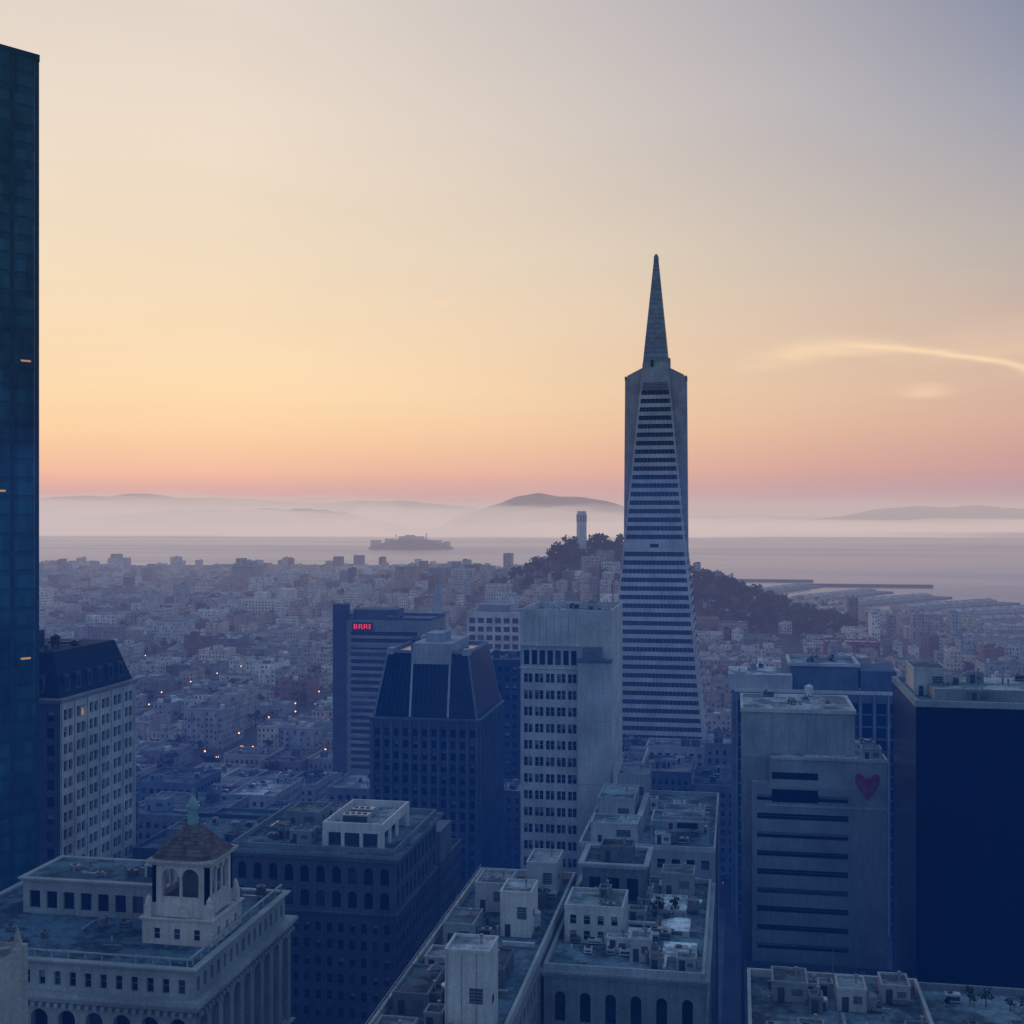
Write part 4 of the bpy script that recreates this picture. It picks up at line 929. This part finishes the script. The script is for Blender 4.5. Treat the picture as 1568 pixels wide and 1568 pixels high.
def lamp(x,y):
    mb=MB(); g=terr(x,y); mb.cyl(x,y,g,g+8,.12,.08,8,METAL,(.1,.1,.1)); mb.box(x-.06,x+1.8,y-.06,y+.06,g+8,g+8.15,METAL,(.1,.1,.1)); mb.cyl(x+1.7,y,g+7.2,g+7.6,.2,.45,10,HEAD,(1,1,1)); mb.cyl(x+1.7,y,g+7.6,g+7.99,.45,.3,10,HEAD,(1,1,1)); mb.build('street_lamp')
for k in range(9): lamp(-440+k*34,551); lamp(-560+k*42,651); lamp(-600+k*46,751)
for X in (-178,-164,-288,-274,-398,-384,-508,-494):
    for k in range(10): lamp(X,572+k*47+(X%7)*3)
for k in range(6): lamp(-8.8,480+k*30)
for k in range(5): lamp(-70,300+k*34)

# ================================================================ sky / world
w=bpy.data.worlds.new("World"); scene.world=w; w.use_nodes=True; nt=w.node_tree; nt.nodes.clear(); n=N(nt)
out=nt.nodes.new('ShaderNodeOutputWorld'); bg=nt.nodes.new('ShaderNodeBackground'); nt.links.new(bg.outputs[0],out.inputs[0])
tc=nt.nodes.new('ShaderNodeTexCoord'); sp=nt.nodes.new('ShaderNodeSeparateXYZ'); nt.links.new(tc.outputs['Generated'],sp.inputs[0])
X,Y,Z=sp.outputs
hl=n.math('SQRT',n.math('ADD',n.math('MULTIPLY',X,X),n.math('MULTIPLY',Y,Y)))
hl=n.math('MAXIMUM',hl,.0001)
a=n.math('DIVIDE',n.math('ADD',n.math('MULTIPLY',X,-.7071),n.math('MULTIPLY',Y,.7071)),hl)
t=n.math('MULTIPLY',Z,2.0,clamp=True)
def ramp(stops):
    r=nt.nodes.new('ShaderNodeValToRGB'); r.color_ramp.interpolation='LINEAR'
    e=r.color_ramp.elements
    e[0].position=stops[0][0]; e[0].color=srgb(*stops[0][1]); e[1].position=stops[-1][0]; e[1].color=srgb(*stops[-1][1])
    for p,c in stops[1:-1]: q=e.new(p); q.color=srgb(*c)
    nt.links.new(t,r.inputs[0]); return r.outputs[0]
Lr=ramp([(0,(208,155,145)),(.025,(226,166,149)),(.067,(244,190,154)),(.13,(251,209,161)),(.193,(252,218,172)),(.396,(243,221,191)),(.587,(235,218,199)),(.762,(226,213,201)),(1,(150,165,190))])
Rr=ramp([(0,(166,141,149)),(.025,(182,146,148)),(.067,(202,156,148)),(.13,(213,168,150)),(.193,(213,177,156)),(.396,(184,174,169)),(.587,(150,154,170)),(.762,(124,133,161)),(1,(80,100,145))])
sky=n.mix(n.maprange(a,.93,.52,0,1),Lr,Rr)
az=n.math('ARCTAN2',X,Y); el=n.math('DIVIDE',Z,hl)
cn=n.noise(n.vmul(tc.outputs['Generated'],(9,9,60)),1.0,4)
wob=n.math('MULTIPLY',n.math('SUBTRACT',cn,.5),.014)
dz=n.math('SUBTRACT',az,.085); cc=n.math('SUBTRACT',.130,n.math('MULTIPLY',n.math('MULTIPLY',dz,dz),1.4))
d=n.math('ADD',n.math('SUBTRACT',el,cc),wob)
def gauss(v,s):
    q=n.math('DIVIDE',v,s); return n.math('EXPONENT',n.math('MULTIPLY',n.math('MULTIPLY',q,q),-1))
g1=n.math('MULTIPLY',gauss(d,.0028),n.maprange(az,.06,.13,0,1,True))
g2=n.math('MULTIPLY',n.math('MULTIPLY',gauss(n.math('ADD',d,.003),.009),gauss(n.math('SUBTRACT',az,.065),.045)),n.maprange(cn,.35,.65,.3,1.4))
g3=n.math('MULTIPLY',gauss(n.math('ADD',n.math('SUBTRACT',el,.0925),wob),.004),gauss(n.math('SUBTRACT',az,.142),.018))
g4=n.math('MULTIPLY',gauss(n.math('SUBTRACT',el,.168),.0018),gauss(n.math('SUBTRACT',az,-.237),.008))
g5=n.math('MULTIPLY',n.math('MULTIPLY',gauss(n.math('ADD',n.math('SUBTRACT',el,.125),wob),.02),n.maprange(az,.1,.22,0,1,True)),n.maprange(cn,.35,.65,.1,.8))
gs=n.math('ADD',n.math('ADD',n.math('MULTIPLY',g1,.7),n.math('MULTIPLY',g2,.8)),n.math('ADD',n.math('MULTIPLY',g3,.5),n.math('ADD',n.math('MULTIPLY',g4,.7),n.math('MULTIPLY',g5,.5))),clamp=True)
sky=n.mix(gs,sky,srgb(250,217,178))
hz=n.noise(n.vmul(tc.outputs['Generated'],(2,2,9)),1.0,3)
sky=n.mix(1.0,sky,n.gray(n.maprange(hz,.3,.7,.97,1.03)),'MULTIPLY')
dusk=(.18,.30,.47,1)
sky=n.mix(n.maprange(a,.42,-.2,0,1,True),sky,dusk)
sky=n.mix(n.maprange(Z,.5,.8,0,1,True),sky,(.15,.27,.44,1))
sky=n.mix(n.maprange(Z,-.02,-.1,0,1),sky,(.03,.05,.10,1))
ns=nt.nodes.new('ShaderNodeTexSky'); ns.sky_type='NISHITA'; ns.sun_disc=False; ns.sun_elevation=math.radians(1.5); ns.sun_rotation=math.radians(-62)
sky=n.mix(.008,sky,ns.outputs[0],'ADD')
nt.links.new(sky,bg.inputs[0]); bg.inputs[1].default_value=1.0
sl=bpy.data.lights.new('sun','SUN'); sl.energy=.25; sl.angle=math.radians(3); sl.color=(1,.72,.5)
so=bpy.data.objects.new('sun',sl); scene.collection.objects.link(so)
from mathutils import Vector
sd=Vector((math.sin(math.radians(-62)),math.cos(math.radians(-62)),math.tan(math.radians(1.5))))
so.rotation_euler=sd.to_track_quat('Z','Y').to_euler()
# ================================================================ camera
cd=bpy.data.cameras.new('camera'); cam=bpy.data.objects.new('camera',cd); scene.collection.objects.link(cam)
cam.location=(0,0,139); cam.rotation_euler=(math.radians(90),0,math.radians(10.3))
cd.sensor_width=36; cd.lens=36*1900/1568; cd.clip_start=1; cd.clip_end=90000
scene.camera=cam
